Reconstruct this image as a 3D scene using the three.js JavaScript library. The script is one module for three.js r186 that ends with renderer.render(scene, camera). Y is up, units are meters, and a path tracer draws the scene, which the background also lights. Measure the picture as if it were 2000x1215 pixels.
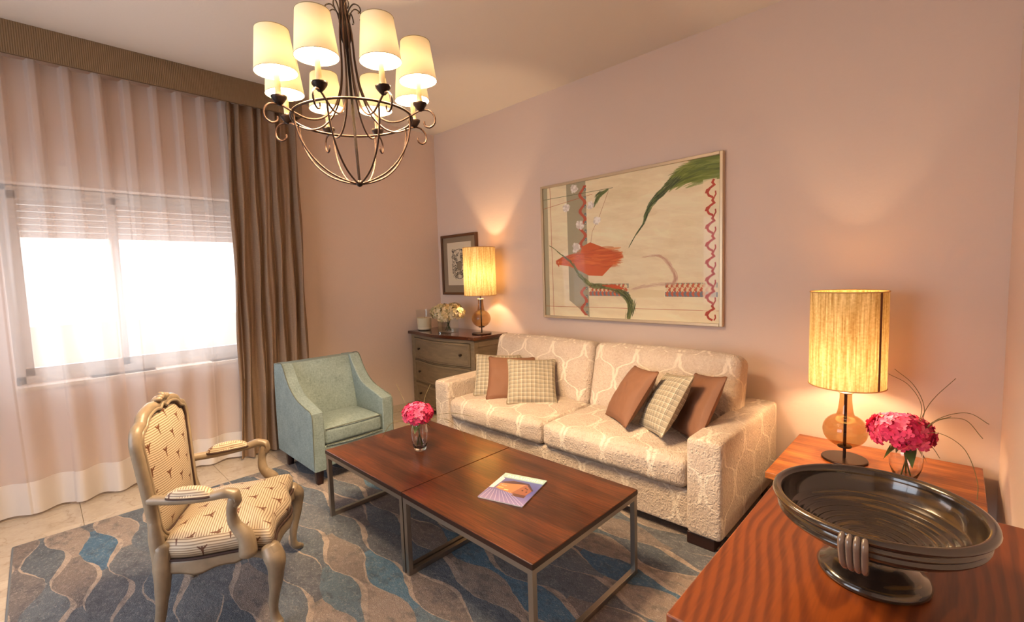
import * as THREE from 'three';
import { mergeGeometries, mergeVertices } from 'three/addons/utils/BufferGeometryUtils.js';
import { RoundedBoxGeometry } from 'three/addons/geometries/RoundedBoxGeometry.js';
import { RectAreaLightUniformsLib } from 'three/addons/lights/RectAreaLightUniformsLib.js';

// ---------------------------------------------------------------- camera, daylight, exposure
const scene = new THREE.Scene();
const camera = new THREE.PerspectiveCamera(2 * Math.atan(607.5 / 896.83) * 180 / Math.PI, 2000 / 1215, 0.05, 200);
{
  const yaw = 0.7699, pitch = -0.079, roll = -0.0313, { cos, sin } = Math;
  const F = new THREE.Vector3(-sin(yaw) * cos(pitch), sin(pitch), -cos(yaw) * cos(pitch));
  const R = new THREE.Vector3(cos(yaw), 0, -sin(yaw)), U = new THREE.Vector3().crossVectors(R, F);
  const R2 = R.clone().multiplyScalar(cos(roll)).addScaledVector(U, sin(roll));
  const U2 = U.clone().multiplyScalar(cos(roll)).addScaledVector(R, -sin(roll));
  camera.position.set(4.265, 1.427, 3.226);
  camera.quaternion.setFromRotationMatrix(new THREE.Matrix4().makeBasis(R2, U2, F.clone().negate()));
}
const renderer = new THREE.WebGLRenderer({ antialias: true });
renderer.toneMapping = THREE.LinearToneMapping;
renderer.toneMappingExposure = 1.0;
renderer.shadowMap.enabled = true;
RectAreaLightUniformsLib.init();
scene.background = new THREE.Color().setRGB(2.6, 2.6, 2.65);          // hazy white daylight sky outside the window
const SKY_IN_OPENING = 6.5, SKY_BEHIND = 3.4, BULB = 4.7;                // daylight entering each opening; candela of a chandelier bulb
const DAY = new THREE.Color().setRGB(0.85, 0.97, 1.14), WARM = new THREE.Color().setRGB(1.0, 0.70, 0.40);

// ---------------------------------------------------------------- helpers
function rng(seed) { let a = seed >>> 0; return () => { a = (a + 0x6D2B79F5) | 0; let t = Math.imul(a ^ (a >>> 15), 1 | a); t = (t + Math.imul(t ^ (t >>> 7), 61 | t)) ^ t; return ((t ^ (t >>> 14)) >>> 0) / 4294967296; }; }
function hash2(x, y, s = 0) { let h = Math.imul(x | 0, 374761393) + Math.imul(y | 0, 668265263) + Math.imul(s | 0, 1274126177); h = Math.imul(h ^ (h >>> 13), 1274126177); return ((h ^ (h >>> 16)) >>> 0) / 4294967296; }
const mod = (a, n) => ((a % n) + n) % n, lerp = (a, b, t) => a + (b - a) * t, clamp = (x, a = 0, b = 1) => Math.min(b, Math.max(a, x));
const sstep = (a, b, x) => { const t = clamp((x - a) / (b - a)); return t * t * (3 - 2 * t); };
function vnoise(x, y, px = 1e6, py = 1e6, s = 0) {            // value noise that repeats every px, py cells
  const ix = Math.floor(x), iy = Math.floor(y), fx = x - ix, fy = y - iy, u = fx * fx * (3 - 2 * fx), v = fy * fy * (3 - 2 * fy);
  const h = (a, b) => hash2(mod(a, px), mod(b, py), s);
  return lerp(lerp(h(ix, iy), h(ix + 1, iy), u), lerp(h(ix, iy + 1), h(ix + 1, iy + 1), u), v);
}
function fbm(x, y, p, oct = 4, s = 0, py = p) { let a = 0.5, t = 0, n = 0; for (let i = 0; i < oct; i++) { t += a * vnoise(x, y, p, py, s + i); n += a; a *= 0.5; x *= 2; y *= 2; p *= 2; py *= 2; } return t / n; }
const mixc = (a, b, t) => [lerp(a[0], b[0], t), lerp(a[1], b[1], t), lerp(a[2], b[2], t)];
const hex = (h) => [(h >> 16) & 255, (h >> 8) & 255, h & 255];
function finish(t, srgb, rep) { t.wrapS = t.wrapT = THREE.RepeatWrapping; t.magFilter = THREE.LinearFilter; t.minFilter = THREE.LinearMipmapLinearFilter; t.generateMipmaps = true; if (srgb) t.colorSpace = THREE.SRGBColorSpace; if (rep) t.repeat.set(...rep); t.needsUpdate = true; return t; }
function colorTex(w, h, fn, rep) {                              // fn(u, v) -> [r, g, b] 0..255 in sRGB
  const d = new Uint8Array(w * h * 4);
  for (let y = 0; y < h; y++) for (let x = 0; x < w; x++) { const c = fn(x / w, y / h, x, y), i = (y * w + x) * 4; d[i] = clamp(c[0], 0, 255); d[i + 1] = clamp(c[1], 0, 255); d[i + 2] = clamp(c[2], 0, 255); d[i + 3] = 255; }
  return finish(new THREE.DataTexture(d, w, h), true, rep);
}
function grayTex(w, h, fn, rep) { const d = new Uint8Array(w * h * 4); for (let y = 0; y < h; y++) for (let x = 0; x < w; x++) { const c = clamp(fn(x / w, y / h, x, y)) * 255, i = (y * w + x) * 4; d[i] = d[i + 1] = d[i + 2] = c; d[i + 3] = 255; } return finish(new THREE.DataTexture(d, w, h), false, rep); }
function canvasTex(w, h, draw) { const c = document.createElement('canvas'); c.width = w; c.height = h; draw(c.getContext('2d'), w, h); const t = new THREE.CanvasTexture(c); t.colorSpace = THREE.SRGBColorSpace; t.anisotropy = 8; return t; }
const std = (o) => new THREE.MeshStandardMaterial(o), phys = (o) => new THREE.MeshPhysicalMaterial(o);
const V = (x, y, z) => new THREE.Vector3(x, y, z);

const used = new Map();
function numbered(n) { const k = used.get(n) ?? 0; used.set(n, k + 1); return k ? `${n}_${String(k).padStart(3, '0')}` : n; }
function mesh(name, geo, mat, parent = scene) {
  const m = new THREE.Mesh(geo, mat); m.name = parent === scene ? numbered(name) : name; m.castShadow = m.receiveShadow = true; parent.add(m); return m;
}
function tag(o, label, category, group) { o.userData.label = label; o.userData.category = category; if (group) o.userData.group = group; return o; }
function thing(name, label, category, [x, y, z] = [0, 0, 0], turn = 0, group) { const g = new THREE.Group(); g.name = numbered(name); g.position.set(x, y, z); g.rotation.y = turn; scene.add(g); return tag(g, label, category, group); }
function structure(name, geo, mat) { const m = geo ? mesh(name, geo, mat) : new THREE.Group(); if (!geo) { m.name = name; scene.add(m); } m.userData.kind = 'structure'; return m; }

// geometry helpers
const box = (x0, x1, y0, y1, z0, z1) => { const g = new THREE.BoxGeometry(x1 - x0, y1 - y0, z1 - z0); g.translate((x0 + x1) / 2, (y0 + y1) / 2, (z0 + z1) / 2); return g; };
const rbox = (x0, x1, y0, y1, z0, z1, r = 0.004, s = 2) => { const g = new RoundedBoxGeometry(x1 - x0, y1 - y0, z1 - z0, s, Math.min(r, (x1 - x0) / 2.01, (y1 - y0) / 2.01, (z1 - z0) / 2.01)); g.translate((x0 + x1) / 2, (y0 + y1) / 2, (z0 + z1) / 2); return g; };
const merge = (l) => mergeGeometries(l.map((g) => { const h = g.index ? g.toNonIndexed() : g; for (const k of Object.keys(h.attributes)) if (!['position', 'normal', 'uv', 'color'].includes(k)) h.deleteAttribute(k); return h; }));
function uvBox(geo, scale = 1, turn = false, off = [0, 0]) {     // uv in metres, laid flat on whichever axis a face points along
  const g = geo.index ? geo.toNonIndexed() : geo, p = g.attributes.position, n = p.count, uv = new Float32Array(n * 2), a = V(), b = V(), c = V(), nn = V();
  for (let i = 0; i < n; i += 3) {
    a.fromBufferAttribute(p, i); b.fromBufferAttribute(p, i + 1); c.fromBufferAttribute(p, i + 2); nn.copy(b).sub(a).cross(c.clone().sub(a));
    const ax = Math.abs(nn.x), ay = Math.abs(nn.y), az = Math.abs(nn.z);
    for (let k = 0; k < 3; k++) {
      const x = p.getX(i + k), y = p.getY(i + k), z = p.getZ(i + k);
      let u, v; if (ay >= ax && ay >= az) { u = x; v = z; } else if (ax >= az) { u = z; v = y; } else { u = x; v = y; }
      if (turn) [u, v] = [v, u];
      uv[(i + k) * 2] = (u + off[0]) / scale; uv[(i + k) * 2 + 1] = (v + off[1]) / scale;
    }
  }
  g.setAttribute('uv', new THREE.BufferAttribute(uv, 2)); return g;
}
function smooth(g) { const h = mergeVertices((() => { const k = g.clone(); k.deleteAttribute('normal'); if (k.attributes.uv) k.deleteAttribute('uv'); return k; })(), 1e-5); h.computeVertexNormals(); return h; }
function tube(pts, r, seg = 32, rad = 8, closed = false, tension = 0.5) { return new THREE.TubeGeometry(new THREE.CatmullRomCurve3(pts.map((p) => p.isVector3 ? p : V(...p)), closed, 'centripetal', tension), seg, r, rad, closed); }
function limb(pts, radii, seg = 28, rad = 12, squash = 1) {       // swept limb whose radius follows radii, with rounded ends
  const curve = new THREE.CatmullRomCurve3(pts.map((p) => V(...p)), false, 'centripetal'), fr = curve.computeFrenetFrames(seg, false), pos = [], idx = [];
  const at = (t) => { const k = t * (radii.length - 1), i = Math.min(Math.floor(k), radii.length - 2), f = k - i, s = f * f * (3 - 2 * f); return lerp(radii[i], radii[i + 1], s); };
  const P = V(), rings = [];
  for (let i = 0; i <= seg; i++) rings.push([i, 1]);
  const put = (i, k, shift) => { const t = i / seg; curve.getPoint(t, P); const T = fr.tangents[i]; P.addScaledVector(T, shift); const r = at(t) * k; for (let j = 0; j < rad; j++) { const a = j / rad * Math.PI * 2, c = Math.cos(a) * r, s = Math.sin(a) * r * squash; pos.push(P.x + fr.normals[i].x * c + fr.binormals[i].x * s, P.y + fr.normals[i].y * c + fr.binormals[i].y * s, P.z + fr.normals[i].z * c + fr.binormals[i].z * s); } };
  let n = 0; put(0, 0.02, -at(0) * 0.5); put(0, 0.75, -at(0) * 0.35); n = 2;
  for (const [i] of rings) { put(i, 1, 0); n++; }
  put(seg, 0.75, at(1) * 0.35); put(seg, 0.02, at(1) * 0.5); n += 2;
  for (let i = 0; i < n - 1; i++) for (let j = 0; j < rad; j++) { const a = i * rad + j, b = i * rad + (j + 1) % rad; idx.push(a, b, a + rad, b, b + rad, a + rad); }
  const g = new THREE.BufferGeometry(); g.setAttribute('position', new THREE.Float32BufferAttribute(pos, 3)); g.setIndex(idx); g.computeVertexNormals();
  g.setAttribute('uv', new THREE.Float32BufferAttribute(new Float32Array(pos.length / 3 * 2), 2)); return g;
}
const lathe = (prof, seg = 48) => new THREE.LatheGeometry(prof.map(([r, y]) => new THREE.Vector2(r, y)), seg);
function softBox(w, h, d, r, { n = 18, top = 0, front = 0, back = 0, sides = 0, wrinkle = 0, seed = 1, uvs = 1 } = {}) {   // upholstered block: rounded edges and crowned faces, centre at the origin
  let g = new THREE.BoxGeometry(2, 2, 2, n, n, n); const p = g.attributes.position, H = [w / 2, h / 2, d / 2], warp = (t) => Math.sign(t) * (1 - Math.pow(1 - Math.abs(t), 1.7));
  for (let i = 0; i < p.count; i++) {
    const u = [p.getX(i), p.getY(i), p.getZ(i)].map(warp), q = u.map((t, k) => t * H[k]), inn = q.map((t, k) => clamp(t, -(H[k] - r), H[k] - r)), dl = q.map((t, k) => t - inn[k]), L = Math.hypot(...dl);
    const o = L > 1e-9 ? inn.map((t, k) => t + dl[k] / L * Math.min(r, L > r ? r : r * Math.max(L / r, Math.max(...dl.map(Math.abs)) / r))) : q;
    const f = (a, b) => (1 - Math.pow(Math.abs(a), 2.5)) * (1 - Math.pow(Math.abs(b), 2.5));
    if (u[1] > 0.98) o[1] += top * f(u[0], u[2]);
    if (u[2] > 0.98) o[2] += front * f(u[0], u[1]);
    if (u[2] < -0.98) o[2] -= back * f(u[0], u[1]);
    if (Math.abs(u[0]) > 0.98) o[0] += Math.sign(u[0]) * sides * f(u[1], u[2]);
    if (wrinkle) { const k = wrinkle * (fbm(q[0] * 9 + 40, (q[2] + q[1]) * 9 + 40, 1e4, 3, seed) - 0.5); if (u[1] > 0.9) o[1] += k; if (u[2] > 0.9) o[2] += k; }
    p.setXYZ(i, ...o);
  }
  g = smooth(g); return uvBox(g, uvs);
}
function domePad(outline, y0, y1, dome, { rings = 9, edge = 0.02, shape = (u) => 1 - Math.pow(u, 2.6) } = {}) {       // outline: [x, z] points; a skirt from y0 to y1 under a crowned top
  const N = outline.length, cx = outline.reduce((s, p) => s + p[0], 0) / N, cz = outline.reduce((s, p) => s + p[1], 0) / N, pos = [], idx = [];
  const ring = (k, y, grow = 0) => { for (const [x, z] of outline) { const dx = x - cx, dz = z - cz, L = Math.hypot(dx, dz) || 1; pos.push(cx + dx * k + dx / L * grow, y, cz + dz * k + dz / L * grow); } };
  ring(0.02, y0); ring(1, y0); ring(1, lerp(y0, y1, 0.5), 0.004); ring(1, y1 - edge * 0.7, 0.004); ring(1, y1 - edge * 0.2, -edge * 0.25);
  let n = 5; for (let i = 0; i < rings; i++) { const u = 0.94 * (1 - i / (rings - 1)) + 0.002; ring(u, y1 + dome * shape(u)); n++; }
  for (let i = 0; i < n - 1; i++) for (let j = 0; j < N; j++) { const a = i * N + j, b = i * N + (j + 1) % N; idx.push(a, a + N, b, b, a + N, b + N); }
  const g = new THREE.BufferGeometry(); g.setAttribute('position', new THREE.Float32BufferAttribute(pos, 3)); g.setIndex(idx); g.computeVertexNormals();
  return g;
}
function place(g, [x, y, z], ry = 0, rx = 0, rz = 0) { g.applyMatrix4(new THREE.Matrix4().compose(V(x, y, z), new THREE.Quaternion().setFromEuler(new THREE.Euler(rx, ry, rz, 'YXZ')), V(1, 1, 1))); return g; }
const barZ = (x, y, z0, z1, w) => box(x - w / 2, x + w / 2, y - w / 2, y + w / 2, z0, z1);
// ---------------------------------------------------------------- textures and materials
const plaster = grayTex(512, 512, (u, v) => 0.5 + 0.5 * (fbm(u * 64, v * 64, 64, 4, 3) - 0.5));
const M = {};
M.wall = std({ color: new THREE.Color().setRGB(0.69, 0.545, 0.46), roughness: 0.82, bumpMap: plaster, bumpScale: 0.0012 });
M.ceiling = std({ color: new THREE.Color().setRGB(0.69, 0.63, 0.57), roughness: 0.6, bumpMap: plaster, bumpScale: 0.0008 });
const marbleTex = [11, 23, 37].map((s) => colorTex(256, 256, (u, v) => {
  const w = fbm(u * 4, v * 4, 4, 5, s), vein = Math.pow(1 - Math.abs(Math.sin((u * 2 + v * 1 + w * 2.2) * Math.PI)), 9), g = fbm(u * 32, v * 32, 32, 3, s + 9);
  return mixc(mixc([178, 163, 145], [198, 184, 166], w * 1.2 - 0.1 + (g - 0.5) * 0.5), [150, 131, 112], vein * 0.55);
}));
M.tiles = marbleTex.map((t) => std({ map: t, roughness: 0.22 }));
M.grout = std({ color: 0x9b8b78, roughness: 0.9 });
M.baseboard = std({ map: marbleTex[1], roughness: 0.3 });
M.frameAlu = std({ color: 0xcfcdc8, roughness: 0.45, metalness: 0.15 });
M.shutter = std({ color: 0xd9c9bb, roughness: 0.6 });
M.sill = std({ color: 0xd6c8b4, roughness: 0.4 });
M.pane = phys({ color: 0xffffff, transmission: 1, roughness: 0, thickness: 0, ior: 1.45 });
// fabrics
const weave = grayTex(128, 128, (u, v, x, y) => 0.5 + 0.28 * Math.sin(u * Math.PI * 64) * Math.sin(v * Math.PI * 64) + 0.3 * (hash2(x >> 1, y >> 1, 4) - 0.5));
const rib = grayTex(256, 64, (u, v, x, y) => 0.5 + 0.42 * Math.sin(u * Math.PI * 2 * 24) + 0.1 * (hash2(x, y >> 3, 5) - 0.5));
M.sheer = phys({ color: new THREE.Color().setRGB(0.87, 0.79, 0.74), transmission: 0.66, roughness: 0.42, thickness: 0, specularIntensity: 0, side: THREE.DoubleSide, bumpMap: weave, bumpScale: 0.0002 });
M.sheerHem = phys({ color: new THREE.Color().setRGB(0.80, 0.74, 0.69), transmission: 0.34, roughness: 0.92, thickness: 0, specularIntensity: 0, side: THREE.DoubleSide, bumpMap: weave, bumpScale: 0.0002 });
const drapeTex = colorTex(256, 256, (u, v, x, y) => { const g = fbm(u * 16, v * 96, 16, 3, 7, 96) - 0.5; return mixc([122, 98, 78], [146, 121, 98], 0.5 + g + 0.25 * (hash2(x, y, 2) - 0.5)); });
M.drape = std({ map: drapeTex, roughness: 0.75, side: THREE.DoubleSide, bumpMap: weave, bumpScale: 0.0003 });
M.valance = std({ color: 0x7b6449, roughness: 0.8, bumpMap: rib, bumpScale: 0.002 });
const tubTex = colorTex(512, 512, (u, v, x, y) => { const a = hash2(x >> 1, (y >> 4) + 3, 1), b = hash2((x >> 4) + 9, y >> 1, 2), n = fbm(u * 8, v * 8, 8, 3, 5); const t = 0.5 + 0.45 * (a - 0.5) + 0.45 * (b - 0.5) + 0.35 * (n - 0.5); return mixc([97, 112, 112], [140, 156, 155], t); });
M.tub = std({ map: tubTex, roughness: 0.78, bumpMap: weave, bumpScale: 0.0004 });
M.tubPiping = std({ color: 0x5b5f54, roughness: 0.8 });
// sofa: chenille with a lighter trellis drawn over it
const trellis = (u, v) => {                                                      // distance to an ogee lattice, one cell = 1 x 1
  const q = v * Math.PI * 2, s = 0.25 - 0.262 * Math.cos(q) + 0.048 * Math.cos(3 * q) - 0.026 * Math.cos(5 * q), d = (t) => { const k = mod(t, 1); return Math.min(k, 1 - k); };
  return Math.min(d(u - s), d(u + s));
};
const sofaColor = colorTex(1024, 1024, (u, v, x, y) => {
  const wob = 0.035 * (fbm(u * 24, v * 24, 24, 3, 8) - 0.5), d = trellis(u * 4 + wob, v * 3 + wob), line = 1 - sstep(0.018, 0.045, d), n = fbm(u * 128, v * 128, 128, 2, 4), c = fbm(u * 16, v * 16, 16, 3, 6), gap = fbm(u * 10, v * 10, 10, 3, 12);
  return mixc(mixc([184, 165, 149], [204, 188, 172], n * 0.9 + (c - 0.5) * 0.6), [233, 220, 202], line * (0.30 + 0.75 * gap));
});
const sofaBump = grayTex(1024, 1024, (u, v, x, y) => {
  const c = Math.abs(fbm(u * 110, v * 80, 110, 3, 14, 80) - 0.5) * 2, d = trellis(u * 4, v * 3), line = 1 - sstep(0.015, 0.05, d);
  return 0.25 + 0.6 * c + 0.1 * line + 0.15 * (hash2(x, y, 3) - 0.5);
});
M.sofa = phys({ map: sofaColor, roughness: 0.9, bumpMap: sofaBump, bumpScale: 0.009, sheen: 0.5, sheenColor: new THREE.Color(0xd8c8b4), sheenRoughness: 0.5 });
M.brownPillow = phys({ color: 0x7a523b, roughness: 0.74, bumpMap: weave, bumpScale: 0.0002, sheen: 0.5, sheenColor: new THREE.Color(0xa07a60), sheenRoughness: 0.4 });
M.brownPiping = std({ color: 0x6e4429, roughness: 0.6 });
const plaidTex = colorTex(256, 256, (u, v, x, y) => {
  const f = (t) => { const k = mod(t * 8, 1); return k < 0.10 ? 2 : k < 0.34 ? 1 : k < 0.42 ? 0 : k < 0.55 ? 1 : 0; }, a = f(u), b = f(v), C = [[164, 150, 128], [112, 105, 93], [224, 215, 198]];
  const tw = (x + y) % 3 === 0 ? 0.62 : 0.4; return mixc(mixc(C[a], C[b], tw), [150, 140, 120], 0.15 + 0.2 * (hash2(x, y, 1) - 0.5));
});
M.plaid = std({ map: plaidTex, roughness: 0.82, bumpMap: weave, bumpScale: 0.0004 });
M.plaidPiping = std({ color: 0x8d7f68, roughness: 0.85 });
// carved chair: striped cloth strewn with dark sprigs
const louisTex = colorTex(1024, 1024, (u, v, x, y) => {
  const wv = v * 40 + 0.1 * Math.sin(u * Math.PI * 6), k = mod(wv, 1), s = sstep(0.0, 0.12, k) * (1 - sstep(0.40, 0.54, k)), base = mixc([184, 169, 147], [114, 96, 76], s * 0.8);
  let m = 0; const cx = Math.floor(u * 4), cy0 = v * 4 + (mod(cx, 2) ? 0.5 : 0), cy = Math.floor(cy0), lx = u * 4 - cx - 0.5, ly = cy0 - cy - 0.5;
  const arm = (ax, ay, bx, by, w) => { const px = lx - ax, py = ly - ay, dx = bx - ax, dy = by - ay, t = clamp((px * dx + py * dy) / (dx * dx + dy * dy)), d = Math.hypot(px - dx * t, py - dy * t); return 1 - sstep(w * (1 - 0.6 * t), w * (1 - 0.6 * t) + 0.012, d); };
  m = Math.max(arm(0, 0, -0.17, 0.13, 0.045), arm(0, 0, 0.17, 0.15, 0.045), arm(0, 0, 0.02, -0.24, 0.04), arm(0, 0.02, 0.0, 0.12, 0.05));
  return mixc(base, [82, 46, 26], m * 0.92);
});
M.louisCloth = std({ map: louisTex, roughness: 0.55, bumpMap: weave, bumpScale: 0.0002 });
const antique = colorTex(256, 256, (u, v, x, y) => { const n = fbm(u * 12, v * 12, 12, 4, 31); return mixc([112, 100, 86], [152, 139, 122], 0.2 + n * 0.8); });
M.louisWood = std({ map: antique, roughness: 0.38, color: 0xf2ece2 });
M.braid = std({ color: 0x35201a, roughness: 0.8 });
// woods: u runs along the grain
const woodTex = (w, h, dark, light, seed, { rings = 26, streak = 0.6, cath = 0 } = {}) => colorTex(w, h, (u, v, x, y) => {
  const warp = (fbm(u * 3, v * 6, 3, 4, seed, 6) - 0.5) * 0.35, yy = v + warp * 0.5;
  let ring; if (cath) { const q = (yy - 0.5) * 2.0, d = Math.hypot(q * 1.0, Math.max(0, Math.abs(u - 0.42) - 0.02) * 0.75) + 0.15 * Math.abs(q); ring = 0.5 + 0.5 * Math.sin(d * rings * 2.6 + warp * 9); ring = Math.pow(ring, 2.4); } else ring = 0.5 + 0.5 * Math.sin(yy * rings * Math.PI * 2 * 0.32 + 5 * fbm(u * 2, v * 5, 2, 3, seed + 5, 5));
  const pore = fbm(u * 10, v * 220, 10, 2, seed + 3, 220), plank = fbm(u * 2, v * 9, 2, 2, seed + 8, 9);
  return mixc(dark, light, clamp(0.16 + 0.42 * (1 - ring) * (cath ? 1.1 : 0.55) + streak * (pore - 0.42) + (cath ? 0.25 : 0.75) * (plank - 0.42)));
});
const woodDark = woodTex(1024, 1024, [36, 14, 5], [112, 56, 23], 41, { rings: 18, streak: 0.8 });
const woodDesk = colorTex(1024, 1024, (u, v) => {                                   // ash veneer: nested arches of thin dark grain
  const wob = fbm(u * 2, v * 3, 2, 2, 53, 3) - 0.5, q = (v - 0.42) + 0.10 * wob, tip = u - 0.55 + 0.25 * wob, d = Math.sqrt(q * q * 1.3 + 0.002) + (tip > 0 ? 0.22 * tip : 0.05 * tip) + 0.03 * (fbm(u * 2, v * 8, 2, 3, 57, 8) - 0.5);
  const k = mod(d * 30, 1), line = sstep(0.0, 0.55, k) * (1 - sstep(0.72, 0.98, k)), pore = fbm(u * 12, v * 240, 12, 2, 58, 240), tone = fbm(u * 2, v * 3, 2, 3, 59, 3);
  return mixc(mixc([116, 54, 15], [138, 69, 22], clamp(tone * 1.4 - 0.2)), [74, 28, 7], clamp(0.5 * line * line + 0.45 * (pore - 0.5)));
});
const woodSide = woodTex(1024, 1024, [128, 62, 18], [214, 130, 56], 67, { rings: 24, streak: 0.75 });
const woodTop = woodTex(512, 512, [46, 20, 10], [92, 45, 24], 71, { rings: 12, streak: 0.4 });
M.tableTop = phys({ map: woodDark, roughness: 0.3, clearcoat: 0.3, clearcoatRoughness: 0.14 });
M.tableEdge = std({ color: 0x2a120a, roughness: 0.35 });
M.steel = std({ color: 0xa39b92, roughness: 0.34, metalness: 0.95 });
M.desk = phys({ map: woodDesk, roughness: 0.4, clearcoat: 0.25, clearcoatRoughness: 0.25 });
M.deskDark = std({ color: 0x4a2412, roughness: 0.5 });
M.side = phys({ map: woodSide, roughness: 0.38, clearcoat: 0.25, clearcoatRoughness: 0.25 });
M.dresserTop = phys({ map: woodTop, roughness: 0.18, clearcoat: 0.5, clearcoatRoughness: 0.08 });
const paint = colorTex(256, 256, (u, v, x, y) => { const n = fbm(u * 6, v * 30, 6, 3, 91, 30); return mixc([108, 92, 70], [134, 117, 92], n); });
M.dresser = std({ map: paint, roughness: 0.5 });
M.knob = std({ color: 0x3a2c20, roughness: 0.35, metalness: 0.6 });
M.darkWood = std({ color: 0x2a130c, roughness: 0.4 });
M.iron = std({ color: 0x3a251b, roughness: 0.5, metalness: 0.55 });
M.ironDark = std({ color: 0x20140f, roughness: 0.4, metalness: 0.6 });
M.candle = std({ color: 0xe8d9b0, roughness: 0.6 });
M.chShade = phys({ color: new THREE.Color().setRGB(0.90, 0.80, 0.55), transmission: 0.0038, roughness: 1, thickness: 0, specularIntensity: 0.1, side: THREE.DoubleSide });
M.shadeTrim = std({ color: 0x9b8d6c, roughness: 0.8 });
const slub = colorTex(512, 512, (u, v, x, y) => { const a = fbm(u * 90, v * 3, 90, 2, 17, 3), b = hash2(x, y >> 5, 8), c = fbm(u * 60, v * 60, 60, 2, 19); const t = 0.45 + 1.3 * (a - 0.5) + 0.25 * (b - 0.5) + 0.5 * (c - 0.5); return mixc([188, 154, 94], [245, 226, 168], t); });
M.lampShade = phys({ map: slub, transmission: 0.10, roughness: 1, thickness: 0, specularIntensity: 0.1, side: THREE.DoubleSide });
M.shadeStripe = std({ color: 0x6b3d22, roughness: 0.8, side: THREE.DoubleSide });
M.shadeRim = std({ color: 0xc79a63, roughness: 0.8 });
M.smokeGlass = phys({ color: 0xdcc6a6, transmission: 1, roughness: 0.0, thickness: 0, ior: 1.5, side: THREE.DoubleSide });
M.clearGlass = phys({ color: 0xf4f6f4, transmission: 1, roughness: 0.0, thickness: 0, ior: 1.5, side: THREE.DoubleSide });
M.lampMetal = std({ color: 0x3a2a22, roughness: 0.35, metalness: 0.7 });
M.bulb = std({ color: 0xffffff, emissive: new THREE.Color().setRGB(1, 0.85, 0.6), emissiveIntensity: 6 });
M.ceramic = phys({ map: colorTex(512, 256, (u, v, x, y) => { const n = fbm(u * 24, v * 10, 24, 4, 77, 10), m = fbm(u * 8, v * 40, 8, 3, 79, 40); return mixc(mixc([26, 21, 19], [60, 46, 36], n), [102, 76, 38], sstep(0.52, 0.75, m) * 0.7); }), roughness: 0.16, clearcoat: 0.8, clearcoatRoughness: 0.05 });
M.ceramicHandle = phys({ color: 0x6d5c50, roughness: 0.22, clearcoat: 0.7, clearcoatRoughness: 0.06 });
M.petal = std({ vertexColors: true, roughness: 0.7, side: THREE.DoubleSide });
M.leaf = std({ color: 0x3c4f22, roughness: 0.55, side: THREE.DoubleSide });
M.grass = std({ color: 0x6b5f38, roughness: 0.7 });
M.wax = std({ color: 0xe9d8b8, roughness: 0.6 });
M.gold = std({ color: 0xcdb898, roughness: 0.35, metalness: 0.4 });
M.brownFrame = std({ color: 0x5d3a1f, roughness: 0.4 });
M.matGlass = phys({ color: 0xffffff, transmission: 1, roughness: 0, thickness: 0, ior: 1.15 });
M.solidGlass = phys({ color: 0xffffff, transmission: 1, roughness: 0, thickness: 0.003, ior: 1.5 });
// ---------------------------------------------------------------- the room
const H = 3.006, W = 4.447, D = 5.0, WIN = { z0: 1.93, z1: 3.36, y0: 0.805, y1: 2.25 };
{
  const wl = merge([box(-0.3, 0, -0.1, H, -0.3, WIN.z0), box(-0.3, 0, -0.1, H, WIN.z1, D + 0.3), box(-0.3, 0, -0.1, WIN.y0, WIN.z0, WIN.z1), box(-0.3, 0, WIN.y1, H, WIN.z0, WIN.z1)]);
  structure('wall_left', uvBox(wl), M.wall);
  structure('wall_far', uvBox(box(0, W, -0.1, H, -0.3, 0)), M.wall);
  structure('wall_right', uvBox(box(W, W + 0.3, -0.1, H, -0.3, D + 0.3)), M.wall);
  structure('wall_near', uvBox(merge([box(0, 0.9, -0.1, H, D, D + 0.3), box(3.3, W, -0.1, H, D, D + 0.3), box(0.9, 3.3, -0.1, 0.35, D, D + 0.3), box(0.9, 3.3, 2.45, H, D, D + 0.3)])), M.wall);
  structure('ceiling', uvBox(box(-0.3, W + 0.3, H, H + 0.2, -0.3, D + 0.3)), M.ceiling);
  // floor of marble tiles
  const fl = structure('floor', box(0, W, -0.1, -0.004, 0, D), M.grout), P = 0.3865, g = new THREE.BufferGeometry();
  const variants = [0, 1, 2].map((k) => { const b = rbox(-P / 2 + 0.0012, P / 2 - 0.0012, -0.02, 0, -P / 2 + 0.0012, P / 2 - 0.0012, 0.0012, 1); return uvBox(b, 0.42, k === 1, [0.1 * k, 0.07 * k]); });
  const r = rng(5), x0 = 0.08 - P, z0 = mod(3.135, P) - P;
  for (let x = x0; x < W; x += P) for (let z = z0; z < D; z += P) {
    const a = Math.max(0, x), b = Math.min(W, x + P), c = Math.max(0, z), d = Math.min(D, z + P); if (b - a < 0.01 || d - c < 0.01) continue;
    const k = Math.floor(r() * 3), t = mesh('tile', b - a > P - 1e-6 && d - c > P - 1e-6 ? variants[k] : uvBox(box(-(b - a) / 2 + 0.001, (b - a) / 2 - 0.001, -0.02, 0, -(d - c) / 2 + 0.001, (d - c) / 2 - 0.001), 0.42), M.tiles[Math.floor(r() * 3)], fl);
    t.position.set((a + b) / 2, 0, (c + d) / 2);
  }
  const bb = (name, x0, x1, z0, z1) => structure(name, uvBox(rbox(x0, x1, 0, 0.075, z0, z1, 0.004), 0.42), M.baseboard);
  bb('baseboard_left', 0, 0.014, 0.0, D); bb('baseboard_far', 0.014, W - 0.014, 0, 0.014); bb('baseboard_right', W - 0.014, W, 0, D); bb('baseboard_near', 0.014, W - 0.014, D - 0.014, D);
}
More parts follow.
